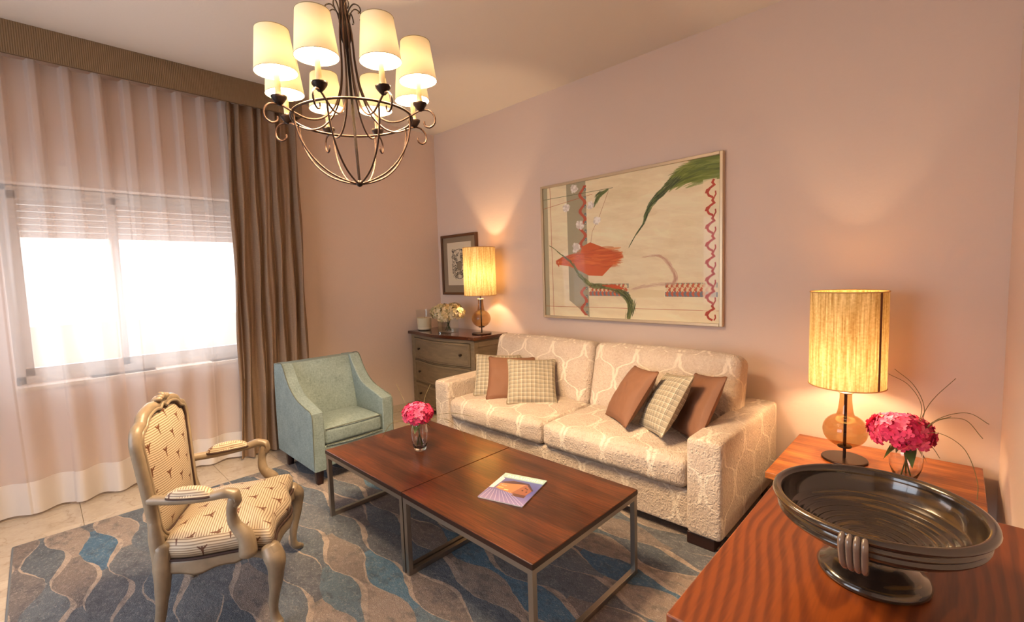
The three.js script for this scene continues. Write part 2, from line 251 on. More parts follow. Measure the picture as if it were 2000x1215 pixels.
// window: aluminium frame, two sashes with panes, roller shutter part way down under its box
{
  const w = structure('window_1'), { z0, z1, y0, y1 } = WIN, fx0 = -0.2, fx1 = -0.13, top = 2.10;
  mesh('frame', merge([box(fx0, fx1, y0, top, z0, z0 + 0.045), box(fx0, fx1, y0, top, z1 - 0.045, z1), box(fx0, fx1, y0, y0 + 0.05, z0, z1), box(fx0, fx1, top - 0.03, top, z0, z1)]), M.frameAlu, w);
  const sash = (a, b, x) => { const s = mesh('sash', merge([box(x, x + 0.028, y0 + 0.05, top - 0.03, a, a + 0.042), box(x, x + 0.028, y0 + 0.05, top - 0.03, b - 0.042, b), box(x, x + 0.028, y0 + 0.05, y0 + 0.10, a, b), box(x, x + 0.028, top - 0.08, top - 0.03, a, b)]), M.frameAlu, w); mesh('pane', box(x + 0.012, x + 0.016, y0 + 0.10, top - 0.08, a + 0.042, b - 0.042), M.pane, s); };
  sash(2.78, z1 - 0.045, -0.165); sash(z0 + 0.045, 2.825, -0.195);
  const slat = rbox(-0.006, 0.006, 0, 0.042, z0 + 0.03, z1 - 0.03, 0.005, 2);
  for (let y = 1.775; y < 2.11; y += 0.044) mesh('shutter_slat', slat, M.shutter, w).position.set(-0.225, y, 0);
  mesh('shutter_box', rbox(-0.26, -0.02, 2.105, y1, z0, z1, 0.006), M.shutter, w);
  mesh('sill', rbox(-0.29, 0.02, y0 - 0.03, y0, z0 - 0.03, z1 + 0.03, 0.006), M.sill, w);
  const sky = new THREE.RectAreaLight(DAY, SKY_IN_OPENING, z1 - z0 - 0.1, 1.77 - y0 - 0.08);      // the sky as seen through the opening
  sky.position.set(-0.27, (1.77 + y0 + 0.04) / 2, (z0 + z1) / 2); sky.lookAt(3, (1.77 + y0) / 2, (z0 + z1) / 2); scene.add(sky);
}
// tall window in the wall behind the camera: it lights the faces that look this way
{
  const w = structure('window_2'), x0 = 0.9, x1 = 3.3, y0 = 0.35, y1 = 2.45, z = D + 0.12;
  mesh('frame', merge([box(x0, x0 + 0.05, y0, y1, z, z + 0.07), box(x1 - 0.05, x1, y0, y1, z, z + 0.07), box(x0, x1, y0, y0 + 0.05, z, z + 0.07), box(x0, x1, y1 - 0.05, y1, z, z + 0.07)]), M.frameAlu, w);
  for (const k of [0, 1]) { const a = k ? 2.08 : x0 + 0.05, b = k ? x1 - 0.05 : 2.12, s = mesh('sash', merge([box(a, a + 0.05, y0 + 0.05, y1 - 0.05, z + 0.02, z + 0.05), box(b - 0.05, b, y0 + 0.05, y1 - 0.05, z + 0.02, z + 0.05), box(a, b, y0 + 0.05, y0 + 0.1, z + 0.02, z + 0.05), box(a, b, y1 - 0.1, y1 - 0.05, z + 0.02, z + 0.05)]), M.frameAlu, w); mesh('pane', box(a + 0.05, b - 0.05, y0 + 0.1, y1 - 0.1, z + 0.033, z + 0.037), M.pane, s); }
  mesh('sill', rbox(x0 - 0.03, x1 + 0.03, y0 - 0.03, y0, D - 0.02, D + 0.29, 0.006), M.sill, w);
  const sky = new THREE.RectAreaLight(DAY, SKY_BEHIND, x1 - x0 - 0.1, y1 - y0 - 0.1); sky.position.set((x0 + x1) / 2, (y0 + y1) / 2, D + 0.27); sky.lookAt((x0 + x1) / 2, (y0 + y1) / 2, 0); scene.add(sky);
}
// ground outside
tag(mesh('outdoor_paving', box(-30, 20, -0.6, -0.5, -20, 25), std({ color: 0xcfc4b4, roughness: 0.9 })), 'pale paved ground outside the window', 'ground').userData.kind = 'structure';

// ---------------------------------------------------------------- curtains and pelmet
function clothGeo(z0, z1, y0, y1, off, nz, ny) {
  const pos = [], uv = [], idx = [];
  for (let j = 0; j <= ny; j++) for (let i = 0; i <= nz; i++) { const z = lerp(z0, z1, i / nz), y = lerp(y0, y1, j / ny), o = off(z, y); pos.push(o[0], y + (o[2] ?? 0), z + o[1]); uv.push(z / 0.1, y / 0.1); }
  for (let j = 0; j < ny; j++) for (let i = 0; i < nz; i++) { const a = j * (nz + 1) + i; idx.push(a, a + 1, a + nz + 1, a + 1, a + nz + 2, a + nz + 1); }
  const g = new THREE.BufferGeometry(); g.setAttribute('position', new THREE.Float32BufferAttribute(pos, 3)); g.setAttribute('uv', new THREE.Float32BufferAttribute(uv, 2)); g.setIndex(idx); g.computeVertexNormals(); return g;
}
function sheerFold(seed, base) {
  return (z, y) => {
    const t = clamp(y / 2.8), P = 0.148, ph = z / P + 0.35 * (vnoise(z * 2.1, 3, 1e6, 1e6, seed) - 0.5), k = mod(ph, 1), id = Math.floor(ph);
    const wide = 0.30 + 0.1 * hash2(id, 2, seed), pulse = sstep(0, 0.10, k) * (1 - sstep(wide, wide + 0.10, k));
    const low = 0.5 + 0.5 * Math.sin(2 * Math.PI * (z / 0.21 + 0.5 * vnoise(z * 3 + 7, y * 0.5, 1e6, 1e6, seed + 1))), amp = 0.6 + 0.8 * hash2(Math.floor(z / 0.21), 4, seed);
    const w = sstep(0.35, 0.95, t);
    return [base + lerp(0.06 * low * amp, 0.05 * pulse, w) + 0.012 * (vnoise(z * 5, y * 1.5, 1e6, 1e6, seed + 2) - 0.5), 0.012 * Math.sin(y * 2 + z * 9) * (1 - t)];
  };
}
function sheer(z0, z1, seed, base, label) {
  const c = thing('sheer_curtain', label, 'curtain', [0, 0, 0], 0, 'sheer curtains over the window'), off = sheerFold(seed, base), n = Math.round((z1 - z0) * 170);
  mesh('panel', clothGeo(z0, z1, 0.225, 2.84, off, n, 44), M.sheer, c); mesh('hem', clothGeo(z0, z1, 0.018, 0.225, off, n, 6), M.sheerHem, c);
}
sheer(2.83, 4.9, 3, 0.075, 'left sheer white curtain panel, in front of the darker left window jamb');
sheer(2.09, 2.86, 8, 0.06, 'right sheer white curtain panel hanging next to the brown drape');
{
  const d = tag(mesh('drape', clothGeo(1.56, 2.09, 0.015, 2.84, (z, y) => {
    const t = y / 2.8, f = 2 * Math.PI * (z - 1.5), a = Math.sin(f * 12 + 1.5 * Math.sin(y * 0.9)) * 0.5 + Math.sin(f * 19 + 2 + y * 0.4) * 0.3 + (vnoise(z * 22, y * 0.8, 1e6, 1e6, 6) - 0.5) * 0.7;
    const gather = 1 - t; return [0.135 + 0.05 * a * (0.75 + 0.35 * gather) + 0.03 * gather, (z - 1.8) * 0.10 * gather + 0.06 * gather + 0.006 * Math.sin(y * 6 + z * 40)];
  }, 190, 60), M.drape), 'heavy brown floor-length drape gathered beside the sheer curtains', 'curtain');
  const v = thing('curtain_pelmet', 'long brown ribbed fabric pelmet box above the curtains', 'pelmet');
  mesh('front_board', uvBox(rbox(0.205, 0.225, 2.815, H, 1.54, D, 0.003), 0.25), M.valance, v);
  mesh('end_board', uvBox(rbox(0, 0.205, 2.815, H, 1.54, 1.555, 0.003), 0.25), M.valance, v);
  mesh('welt', tube([[0.216, 2.815, 1.54], [0.216, 2.815, 3], [0.216, 2.815, D]], 0.005, 40, 6), std({ color: 0x5a4630, roughness: 0.8 }), v);
}

// ---------------------------------------------------------------- rug
{
  const X0 = 0.56, X1 = 3.80, Z0 = 0.80, Z1 = 3.425, LX = X1 - X0, LZ = Z1 - Z0;
  const PAL = [[96, 132, 158], [108, 128, 142], [116, 118, 124], [82, 118, 148], [104, 112, 122], [90, 122, 144]], TAU = [[142, 128, 122], [128, 120, 120], [150, 136, 128], [120, 124, 130]], CREAM = [206, 184, 164];
  const rugTex = colorTex(1800, 1560, (u, v, px, py) => {
    const x = u * LX + 0.02 * (fbm(px / 40, py / 40, 1e6, 2, 4) - 0.5), z = v * LZ + 0.012 * (fbm(px / 30, py / 30, 1e6, 2, 5) - 0.5), S = 0.10, Lw = 0.54;
    const zz = z + 0.06 * Math.sin(x * 1.7 + 0.4) + 0.03 * Math.sin(x * 0.8 + z * 1.1), ph = (i) => x / Lw + (mod(i, 2) ? 0.5 : 0) + 0.14 * hash2(i, 1, 5) + 0.06 * i, c = (i) => i * S + (0.031 + 0.011 * hash2(i, 4, 2)) * Math.sin(2 * Math.PI * ph(i));
    let i = Math.floor(zz / S) + 1; while (c(i) > zz) i--; while (c(i + 1) <= zz) i++;
    const a = c(i), b = c(i + 1), seg = Math.floor(ph(i) - 0.25), h = hash2(i, seg, 9), h2 = hash2(i, seg, 17);
    let col = mod(i, 2) ? (h < 0.6 ? PAL[Math.floor(h2 * PAL.length)] : [98 + 16 * h2, 108 + 14 * h2, 120 + 12 * h2]) : (h < 0.45 ? TAU[Math.floor(h2 * TAU.length)] : h < 0.75 ? [110 + 10 * h2, 112 + 12 * h2, 120 + 10 * h2] : mixc(CREAM, TAU[0], 0.55));
    const rw = mod(i, 2) ? Math.max(0.004, 0.014 + 0.017 * Math.sin(2 * Math.PI * ph(i) + 2.2)) : Math.max(0, 0.016 * Math.sin(2 * Math.PI * ph(i) * 0.5 + i)) * (mod(i, 3) ? 0.6 : 1.2);
    if (zz - a < rw) col = mixc(CREAM, [184, 166, 154], hash2(i, seg, 3) * 0.7);
    const mott = fbm(px / 26, py / 16, 1e6, 4, 33), n = fbm(px / 7, py / 5, 1e6, 3, 21), fl = hash2(px, py, 2);
    col = mixc(col, [70, 74, 82], clamp((mott - 0.5) * 1.2)); col = mixc(col, [214, 202, 192], clamp((n - 0.54) * 1.1 + (fl - 0.5) * 0.3));
    return col.map((k) => k * (0.82 + 0.2 * (fl - 0.5)));
  });
  const pile = grayTex(256, 256, (u, v, x, y) => 0.5 * hash2(x, y, 6) + 0.5 * fbm(u * 64, v * 64, 64, 2, 8));
  pile.repeat.set(9, 8);
  const g = rbox(X0, X1, 0.0, 0.012, Z0, Z1, 0.005, 2), p = g.attributes.position, uv = g.attributes.uv;
  for (let i = 0; i < p.count; i++) uv.setXY(i, (p.getX(i) - X0) / LX, (p.getZ(i) - Z0) / LZ);
  const r = thing('area_rug', 'large blue, grey and cream rug with wavy leaf pattern under the coffee tables', 'rug');
  mesh('pile', g, std({ map: rugTex, roughness: 0.97, bumpMap: pile, bumpScale: 0.004 }), r);
  const ed = std({ color: 0x6a6c6e, roughness: 0.9 });
  mesh('binding', merge([tube([[X0, 0.006, Z0], [X1, 0.006, Z0]], 0.006, 2, 6), tube([[X0, 0.006, Z1], [X1, 0.006, Z1]], 0.006, 2, 6), tube([[X0, 0.006, Z0], [X0, 0.006, Z1]], 0.006, 2, 6), tube([[X1, 0.006, Z0], [X1, 0.006, Z1]], 0.006, 2, 6)]), ed, r);
}
const RUG = 0.0128;
// ---------------------------------------------------------------- sofa
{
  const s = thing('sofa', 'cream two-seat sofa with pale trellis pattern under the large painting', 'sofa', [1.18, 0, 0.03]), L = 2.30, AW = 0.178, Dp = 0.97, US = 1.2;
  const add = (n, w, h, d, r, [x, y, z], o = {}, rx = 0) => mesh(n, (() => { const g = softBox(w, h, d, r, { uvs: US, ...o }); return place(g, [x, y, z], 0, rx); })(), M.sofa, s);
  add('base', L - 2 * AW + 0.02, 0.215, Dp - 0.06, 0.015, [L / 2, 0.177, Dp / 2 - 0.012], { n: 14 });
  for (const k of [0, 1]) add('arm', AW, 0.505, Dp, 0.028, [k ? L - AW / 2 : AW / 2, 0.328, Dp / 2], { n: 18, sides: 0.004, top: 0.006 });
  const cw = (L - 2 * AW) / 2;
  for (const k of [0, 1]) { const c = add('seat_cushion', cw - 0.006, 0.165, 0.74, 0.045, [AW + cw * (k + 0.5), 0.372, Dp - 0.37], { n: 26, top: 0.03, front: 0.014, wrinkle: 0.022, seed: 4 + k }); }
  for (const k of [0, 1]) add('back_cushion', 1.035, 0.50, 0.20, 0.06, [0.10 + 1.042 * (k + 0.5), 0.645, 0.285], { n: 24, top: 0.012, front: 0.03, wrinkle: 0.008, seed: 12 + k }, -0.24);
  add('back_frame', L - 0.06, 0.50, 0.14, 0.03, [L / 2, 0.325, 0.075], { n: 12 });
  for (const [x, z, y] of [[0.13, 0.90, RUG], [L - 0.11, 0.90, RUG], [0.13, 0.10, 0], [L - 0.11, 0.10, 0]]) mesh('foot', rbox(x - 0.07, x + 0.07, y, 0.076, z - 0.05, z + 0.05, 0.004), M.darkWood, s);
}
// throw pillows: n = way the face points, up = way the top edge points
function pillowGeo(w, h, t, seed) {
  const N = 26, pos = [], uv = [], idx = [], r = 1;
  for (const side of [1, -1]) {
    const b = pos.length / 3;
    for (let j = 0; j <= N; j++) for (let i = 0; i <= N; i++) {
      const u = i / N * 2 - 1, v = j / N * 2 - 1, e = Math.pow((1 - u * u) * (1 - v * v), 0.42), pin = 0.055;
      const x = u * w / 2 * (1 - pin * (1 - v * v)), y = v * h / 2 * (1 - pin * (1 - u * u)), wr = 0.012 * (fbm(u * 3 + 9, v * 3 + 9 + seed, 1e5, 3, seed) - 0.5) * e * 2;
      pos.push(x, y, side * (t / 2 * e + wr)); uv.push((x + 0.5) / 0.26, (y + 0.5) / 0.26);
    }
    for (let j = 0; j < N; j++) for (let i = 0; i < N; i++) { const a = b + j * (N + 1) + i, q = [a, a + 1, a + N + 1, a + 1, a + N + 2, a + N + 1]; if (side < 0) q.reverse(); idx.push(...q); }
  }
  const g = new THREE.BufferGeometry(); g.setAttribute('position', new THREE.Float32BufferAttribute(pos, 3)); g.setAttribute('uv', new THREE.Float32BufferAttribute(uv, 2)); g.setIndex(idx); g.computeVertexNormals(); return g;
}
function pillow(name, label, c, n, up, [w, h, t], cloth, piping, seed) {
  const o = thing(name, label, 'pillow', c, 0, 'throw pillows on the sofa'), Z = V(...n).normalize(), X = V(...up).cross(Z).normalize(), Y = Z.clone().cross(X);
  o.quaternion.setFromRotationMatrix(new THREE.Matrix4().makeBasis(X, Y, Z));
  mesh('cover', pillowGeo(w, h, t, seed), cloth, o);
  const e = []; for (let k = 0; k < 4; k++) for (let i = 0; i < 8; i++) { const q = i / 4 - 1, [u, v] = [[q, -1], [1, q], [-q, 1], [-1, -q]][k]; e.push(V(u * w / 2 * (1 - 0.055 * (1 - v * v)), v * h / 2 * (1 - 0.055 * (1 - u * u)), 0)); }
  mesh('piping', tube(e, 0.0035, 96, 6, true), piping, o);
}
pillow('plaid_pillow', 'tan plaid pillow at the back, against the left sofa arm', [1.585, 0.612, 0.655], [0.58, 0.60, 0.53], [-0.40, 0.79, -0.47], [0.37, 0.37, 0.09], M.plaid, M.plaidPiping, 1);
pillow('brown_pillow', 'plain brown satin pillow between two tan plaid pillows', [1.752, 0.612, 0.67], [0.53, 0.62, 0.57], [-0.39, 0.78, -0.49], [0.37, 0.37, 0.09], M.brownPillow, M.brownPiping, 2);
pillow('plaid_pillow', 'tan plaid pillow in front of the other two at the left sofa end', [1.968, 0.616, 0.667], [0.55, 0.62, 0.56], [-0.40, 0.785, -0.47], [0.37, 0.37, 0.10], M.plaid, M.plaidPiping, 3);
pillow('brown_pillow', 'plain brown satin pillow leftmost of the three at the right sofa end', [2.807, 0.648, 0.671], [-0.564, 0.57, 0.598], [0.306, 0.817, -0.489], [0.38, 0.38, 0.125], M.brownPillow, M.brownPiping, 4);
pillow('plaid_pillow', 'grey plaid pillow leaning between two brown pillows at the right', [3.055, 0.648, 0.715], [-0.635, 0.531, 0.562], [0.257, 0.83, -0.494], [0.38, 0.38, 0.125], M.plaid, M.plaidPiping, 5);
pillow('brown_pillow', 'plain brown satin pillow tucked against the right sofa arm', [3.215, 0.645, 0.64], [-0.655, 0.464, 0.596], [0.217, 0.871, -0.44], [0.38, 0.38, 0.10], M.brownPillow, M.brownPiping, 6);

// ---------------------------------------------------------------- tub armchair, facing +x; local x = forward, z = its right
{
  const A = thing('upholstered_armchair', 'grey-green tub armchair with sloping arms by the brown drape', 'armchair', [0.5, RUG, 1.695]), Wd = 0.62, T = 0.085;
  const side = new THREE.Shape(); side.moveTo(0.0, 0.12); side.lineTo(0.655, 0.115); side.lineTo(0.655, 0.505); side.bezierCurveTo(0.56, 0.53, 0.48, 0.55, 0.42, 0.565); side.bezierCurveTo(0.30, 0.60, 0.24, 0.70, 0.165, 0.795); side.lineTo(0.02, 0.785); side.bezierCurveTo(-0.005, 0.6, 0.0, 0.3, 0.0, 0.12);
  for (const k of [-1, 1]) {
    const g = new THREE.ExtrudeGeometry(side, { depth: T - 0.016, bevelEnabled: true, bevelThickness: 0.008, bevelSize: 0.008, bevelSegments: 3, curveSegments: 20 }); g.translate(0, 0, k > 0 ? Wd / 2 - T + 0.008 : -Wd / 2 + 0.008);
    mesh('arm', uvBox(g, 0.5), M.tub, A);
    const z = k * (Wd / 2 + 0.001), o = [[0.657, 0.12], [0.662, 0.3], [0.660, 0.508], [0.56, 0.538], [0.42, 0.573], [0.31, 0.635], [0.24, 0.71], [0.168, 0.802], [0.03, 0.79]];
    mesh('piping', tube(o.map(([x, y]) => V(x, y, z - k * 0.004)), 0.0035, 70, 6), M.tubPiping, A);
  }
  const back = new THREE.Shape(); back.moveTo(0.01, 0.2); back.lineTo(0.29, 0.2); back.lineTo(0.255, 0.40); back.bezierCurveTo(0.22, 0.58, 0.18, 0.72, 0.15, 0.79); back.lineTo(0.02, 0.785); back.lineTo(0.01, 0.2);
  { const g = new THREE.ExtrudeGeometry(back, { depth: Wd - 2 * T - 0.01, bevelEnabled: true, bevelThickness: 0.006, bevelSize: 0.006, bevelSegments: 3, curveSegments: 18 }); g.translate(0, 0, -Wd / 2 + T + 0.005); mesh('backrest', uvBox(g, 0.5), M.tub, A); }
  mesh('front_rail', uvBox(rbox(0.02, 0.648, 0.115, 0.265, -Wd / 2 + 0.02, Wd / 2 - 0.02, 0.01), 0.5), M.tub, A);
  const cu = mesh('seat_cushion', place(softBox(0.40, 0.125, Wd - 2 * T - 0.006, 0.03, { n: 20, top: 0.03, sides: 0.008, uvs: 0.5 }), [0.455, 0.328, 0]), M.tub, A);
  const hz = (Wd - 2 * T) / 2 - 0.01; for (const y of [0.385, 0.272]) mesh('piping', tube([[0.655, y, -hz], [0.664, y + (y > 0.3 ? 0.004 : 0), 0], [0.655, y, hz]], 0.0035, 30, 6), M.tubPiping, cu);
  for (const [x, z] of [[0.61, -0.26], [0.61, 0.26], [0.08, -0.26], [0.08, 0.26]]) { const l = new THREE.CylinderGeometry(0.036, 0.026, 0.115, 4, 1); l.rotateY(Math.PI / 4); l.translate(x, 0.0575, z); mesh('leg', l, M.darkWood, A); }
}

// ---------------------------------------------------------------- carved open armchair; local z = forward
{
  const C = thing('carved_armchair', 'carved grey-painted open armchair with striped sprig upholstery', 'armchair', [1.965, RUG, 2.688], 2.65);
  const fh = 0.29, rh = 0.228, fz = 0.20, rz = -0.19, seatY = 0.345;
  const out = []; const side = (n, f) => { for (let i = 0; i < n; i++) out.push(f(i / n)); };
  side(12, (t) => [lerp(-rh, rh, t), rz - 0.015 * Math.sin(Math.PI * t)]);
  side(14, (t) => [lerp(rh, fh, t) + 0.012 * Math.sin(Math.PI * 2 * t), lerp(rz, fz, t)]);
  side(18, (t) => { const u = 1 - 2 * t; return [fh * u, fz + 0.03 * (1 - Math.pow(Math.abs(u), 2)) + 0.012 * Math.cos(u * Math.PI * 2) - 0.012]; });
  side(14, (t) => [-(lerp(fh, rh, t) + 0.012 * Math.sin(Math.PI * 2 * (1 - t))), lerp(fz, rz, t)]);
  mesh('seat', uvBox(domePad(out, seatY, seatY + 0.07, 0.058, { edge: 0.03 }), 0.38), M.louisCloth, C);
  mesh('seat_braid', tube(out.map(([x, z]) => V(x * 1.015, seatY + 0.002, z * 1.015)), 0.006, 160, 6, true), M.braid, C);
  // scalloped rail below the seat
  const N = out.length, pos = [], idx = [];
  for (let i = 0; i <= N; i++) { const [x, z] = out[i % N], f = mod(i, N) / N * 26, low = 0.288 + 0.014 * Math.abs(Math.sin(f * Math.PI / 2)) + 0.012 * Math.sin(i / N * Math.PI * 8); pos.push(x * 1.0, seatY, z * 1.0, x * 1.03, seatY - 0.008, z * 1.03, x * 1.035, low + 0.012, z * 1.035, x * 1.02, low, z * 1.02, x * 0.93, low, z * 0.93, x * 0.93, seatY, z * 0.93); }
  for (let i = 0; i < N; i++) for (let k = 0; k < 5; k++) { const a = i * 6 + k, b = a + 6; idx.push(a, a + 1, b, a + 1, b + 1, b); }
  { const g = new THREE.BufferGeometry(); g.setAttribute('position', new THREE.Float32BufferAttribute(pos, 3)); g.setIndex(idx); g.computeVertexNormals(); mesh('seat_rail', uvBox(g, 0.4), M.louisWood, C); }
  for (const k of [-1, 1]) {
    mesh('front_leg', uvBox(limb([[k * (fh - 0.015), 0.345, fz - 0.01], [k * (fh + 0.008), 0.30, fz + 0.012], [k * (fh + 0.004), 0.2, fz + 0.006], [k * (fh - 0.018), 0.09, fz - 0.012], [k * (fh - 0.012), 0.035, fz - 0.004], [k * (fh + 0.012), 0.012, fz + 0.022]], [0.036, 0.04, 0.029, 0.02, 0.016, 0.021, 0.012], 36, 14), 0.4), M.louisWood, C);
    mesh('rear_leg', uvBox(limb([[k * (rh - 0.005), 0.40, rz + 0.0], [k * (rh + 0.004), 0.31, rz - 0.004], [k * (rh + 0.004), 0.2, rz - 0.014], [k * (rh - 0.004), 0.09, rz - 0.035], [k * (rh + 0.002), 0.010, rz - 0.065]], [0.03, 0.034, 0.027, 0.02, 0.018, 0.016], 30, 14), 0.4), M.louisWood, C);
  }
  // back: a carved cartouche, leaning
  const lean = (y) => rz - 0.02 - (y - 0.40) * 0.07, B = [[0, 0.395], [0.10, 0.398], [0.17, 0.41], [0.205, 0.45], [0.212, 0.52], [0.22, 0.62], [0.235, 0.75], [0.240, 0.82], [0.222, 0.86], [0.180, 0.878], [0.158, 0.90], [0.115, 0.915], [0.065, 0.920], [0.030, 0.914], [0, 0.930]];
  const ringPts = [...B, ...B.slice(1, -1).reverse().map(([x, y]) => [-x, y])];
  mesh('back_frame', uvBox((() => { const g = tube(ringPts.map(([x, y]) => V(x, y, lean(y))), 0.021, 200, 10, true); return g; })(), 0.4), M.louisWood, C);
  mesh('frame_bead', tube(ringPts.map(([x, y]) => { const cy = 0.66; return V(x * 0.95, cy + (y - cy) * 0.955, lean(cy + (y - cy) * 0.955) + 0.016); }), 0.008, 200, 8, true), M.louisWood, C);
  for (const k of [-1, 1]) mesh('post', uvBox(limb([[k * (rh - 0.002), 0.32, rz - 0.005], [k * (rh - 0.008), 0.42, rz - 0.02], [k * 0.212, 0.50, lean(0.5)]], [0.03, 0.026, 0.02], 14, 12), 0.4), M.louisWood, C);
  const pad = (sgn, puff) => {
    const o = ringPts.map(([x, y]) => [x * 0.93, 0.66 + (y - 0.66) * 0.93]), R = 9, p = [], ix = [], n = o.length;
    for (let i = 0; i <= R; i++) { const u = 1 - i / R * 0.995; for (const [x, y] of o) { const X = x * u, Y = 0.655 + (y - 0.655) * u; p.push(X, Y, lean(Y) + sgn * (0.008 + puff * (1 - Math.pow(u, 2.4)))); } }
    for (let i = 0; i < R; i++) for (let j = 0; j < n; j++) { const a = i * n + j, b = i * n + (j + 1) % n, q = [a, b, a + n, b, b + n, a + n]; if (sgn < 0) q.reverse(); ix.push(...q); }
    const g = new THREE.BufferGeometry(); g.setAttribute('position', new THREE.Float32BufferAttribute(p, 3)); g.setIndex(ix); g.computeVertexNormals(); return uvBox(g, 0.38, false, [0.05, 0.02]);
  };
  mesh('backrest', pad(1, 0.034), M.louisCloth, C); mesh('back_panel', pad(-1, 0.012), M.louisCloth, C);
  mesh('back_braid', tube(ringPts.map(([x, y]) => { const Y = 0.66 + (y - 0.66) * 0.925; return V(x * 0.925, Y, lean(Y) + 0.014); }), 0.005, 200, 6, true), M.braid, C);
  const cr = []; for (let i = -2; i <= 2; i++) cr.push(limb([[i * 0.008, 0.93, lean(0.93) + 0.016], [i * 0.02, 0.953 - Math.abs(i) * 0.004, lean(0.97) + 0.024], [i * 0.024, 0.962 - Math.abs(i) * 0.010, lean(0.98) + 0.012]], [0.006, 0.011, 0.006], 8, 8)); mesh('crest_carving', merge(cr), M.louisWood, C);
  for (const k of [-1, 1]) {
    const arm = mesh('arm', uvBox(limb([[k * 0.222, 0.592, lean(0.592) + 0.004], [k * 0.25, 0.588, -0.12], [k * 0.280, 0.594, 0.0], [k * 0.290, 0.602, 0.060], [k * 0.290, 0.584, 0.092], [k * 0.288, 0.550, 0.083]], [0.019, 0.019, 0.018, 0.021, 0.026, 0.018], 36, 12), 0.4), M.louisWood, C);
    mesh('arm_support', uvBox(limb([[k * 0.290, 0.58, 0.083], [k * 0.283, 0.52, 0.068], [k * 0.276, 0.465, 0.075], [k * 0.285, 0.41, 0.112], [k * 0.292, 0.345, 0.118]], [0.021, 0.019, 0.022, 0.03, 0.034], 26, 12), 0.4), M.louisWood, C);
    const po = []; for (let i = 0; i < 28; i++) { const a = i / 28 * Math.PI * 2, c = Math.cos(a), s = Math.sin(a), f = (t) => Math.sign(t) * Math.pow(Math.abs(t), 0.6); po.push([f(c) * 0.026, f(s) * 0.085]); }
    const pd = mesh('arm_pad', (() => { const g = domePad(po, 0, 0.018, 0.024, { edge: 0.012, rings: 6 }); uvBox(g, 0.38); g.rotateY(k * 0.26); g.translate(k * 0.258, 0.596, -0.072); return uvBox(g, 0.38); })(), M.louisCloth, arm);
    mesh('pad_braid', (() => { const g = tube(po.map(([x, z]) => V(x * 1.05, 0.003, z * 1.03)), 0.004, 60, 6, true); g.rotateY(k * 0.26); g.translate(k * 0.258, 0.596, -0.072); return g; })(), M.braid, arm);
  }
}
// ---------------------------------------------------------------- coffee tables
{
  const make = (label, x) => {
    const t = thing('coffee_table', label, 'coffee table', [x, RUG, 1.37], 0, 'twin coffee tables'), w = 0.824, d = 0.732, h = 0.42 - RUG, k = 0.024, a = 0.004;
    mesh('table_top', uvBox(rbox(a - 0.003, w - a + 0.003, h - 0.022, h, -0.002, d + 0.002, 0.003), 0.9, false, [x, 0]), M.tableTop, t);
    mesh('top_edge', merge([box(a - 0.004, w - a + 0.004, h - 0.0225, h - 0.0035, d + 0.0022, d + 0.0026), box(w - a + 0.0032, w - a + 0.0036, h - 0.0225, h - 0.0035, 0, d)]), M.tableEdge, t);
    const y1 = h - 0.022; mesh('top_frame', merge([box(a, w - a, y1 - k, y1, 0, k), box(a, w - a, y1 - k, y1, d - k, d), box(a, a + k, y1 - k, y1, k, d - k), box(w - a - k, w - a, y1 - k, y1, k, d - k)]), M.steel, t);
    for (const X of [a, w - a - k]) { for (const Z of [0, d - k]) mesh('leg', rbox(X, X + k, 0, y1 - k + 0.0005, Z, Z + k, 0.0015, 1), M.steel, t); mesh('floor_rail', rbox(X, X + k, 0, k, k, d - k, 0.0015, 1), M.steel, t); }
    return t;
  };
  make('dark wood and steel coffee table carrying the pink flower vase', 1.588);
  make('dark wood and steel coffee table carrying the magazine', 1.588 + 0.826);
}
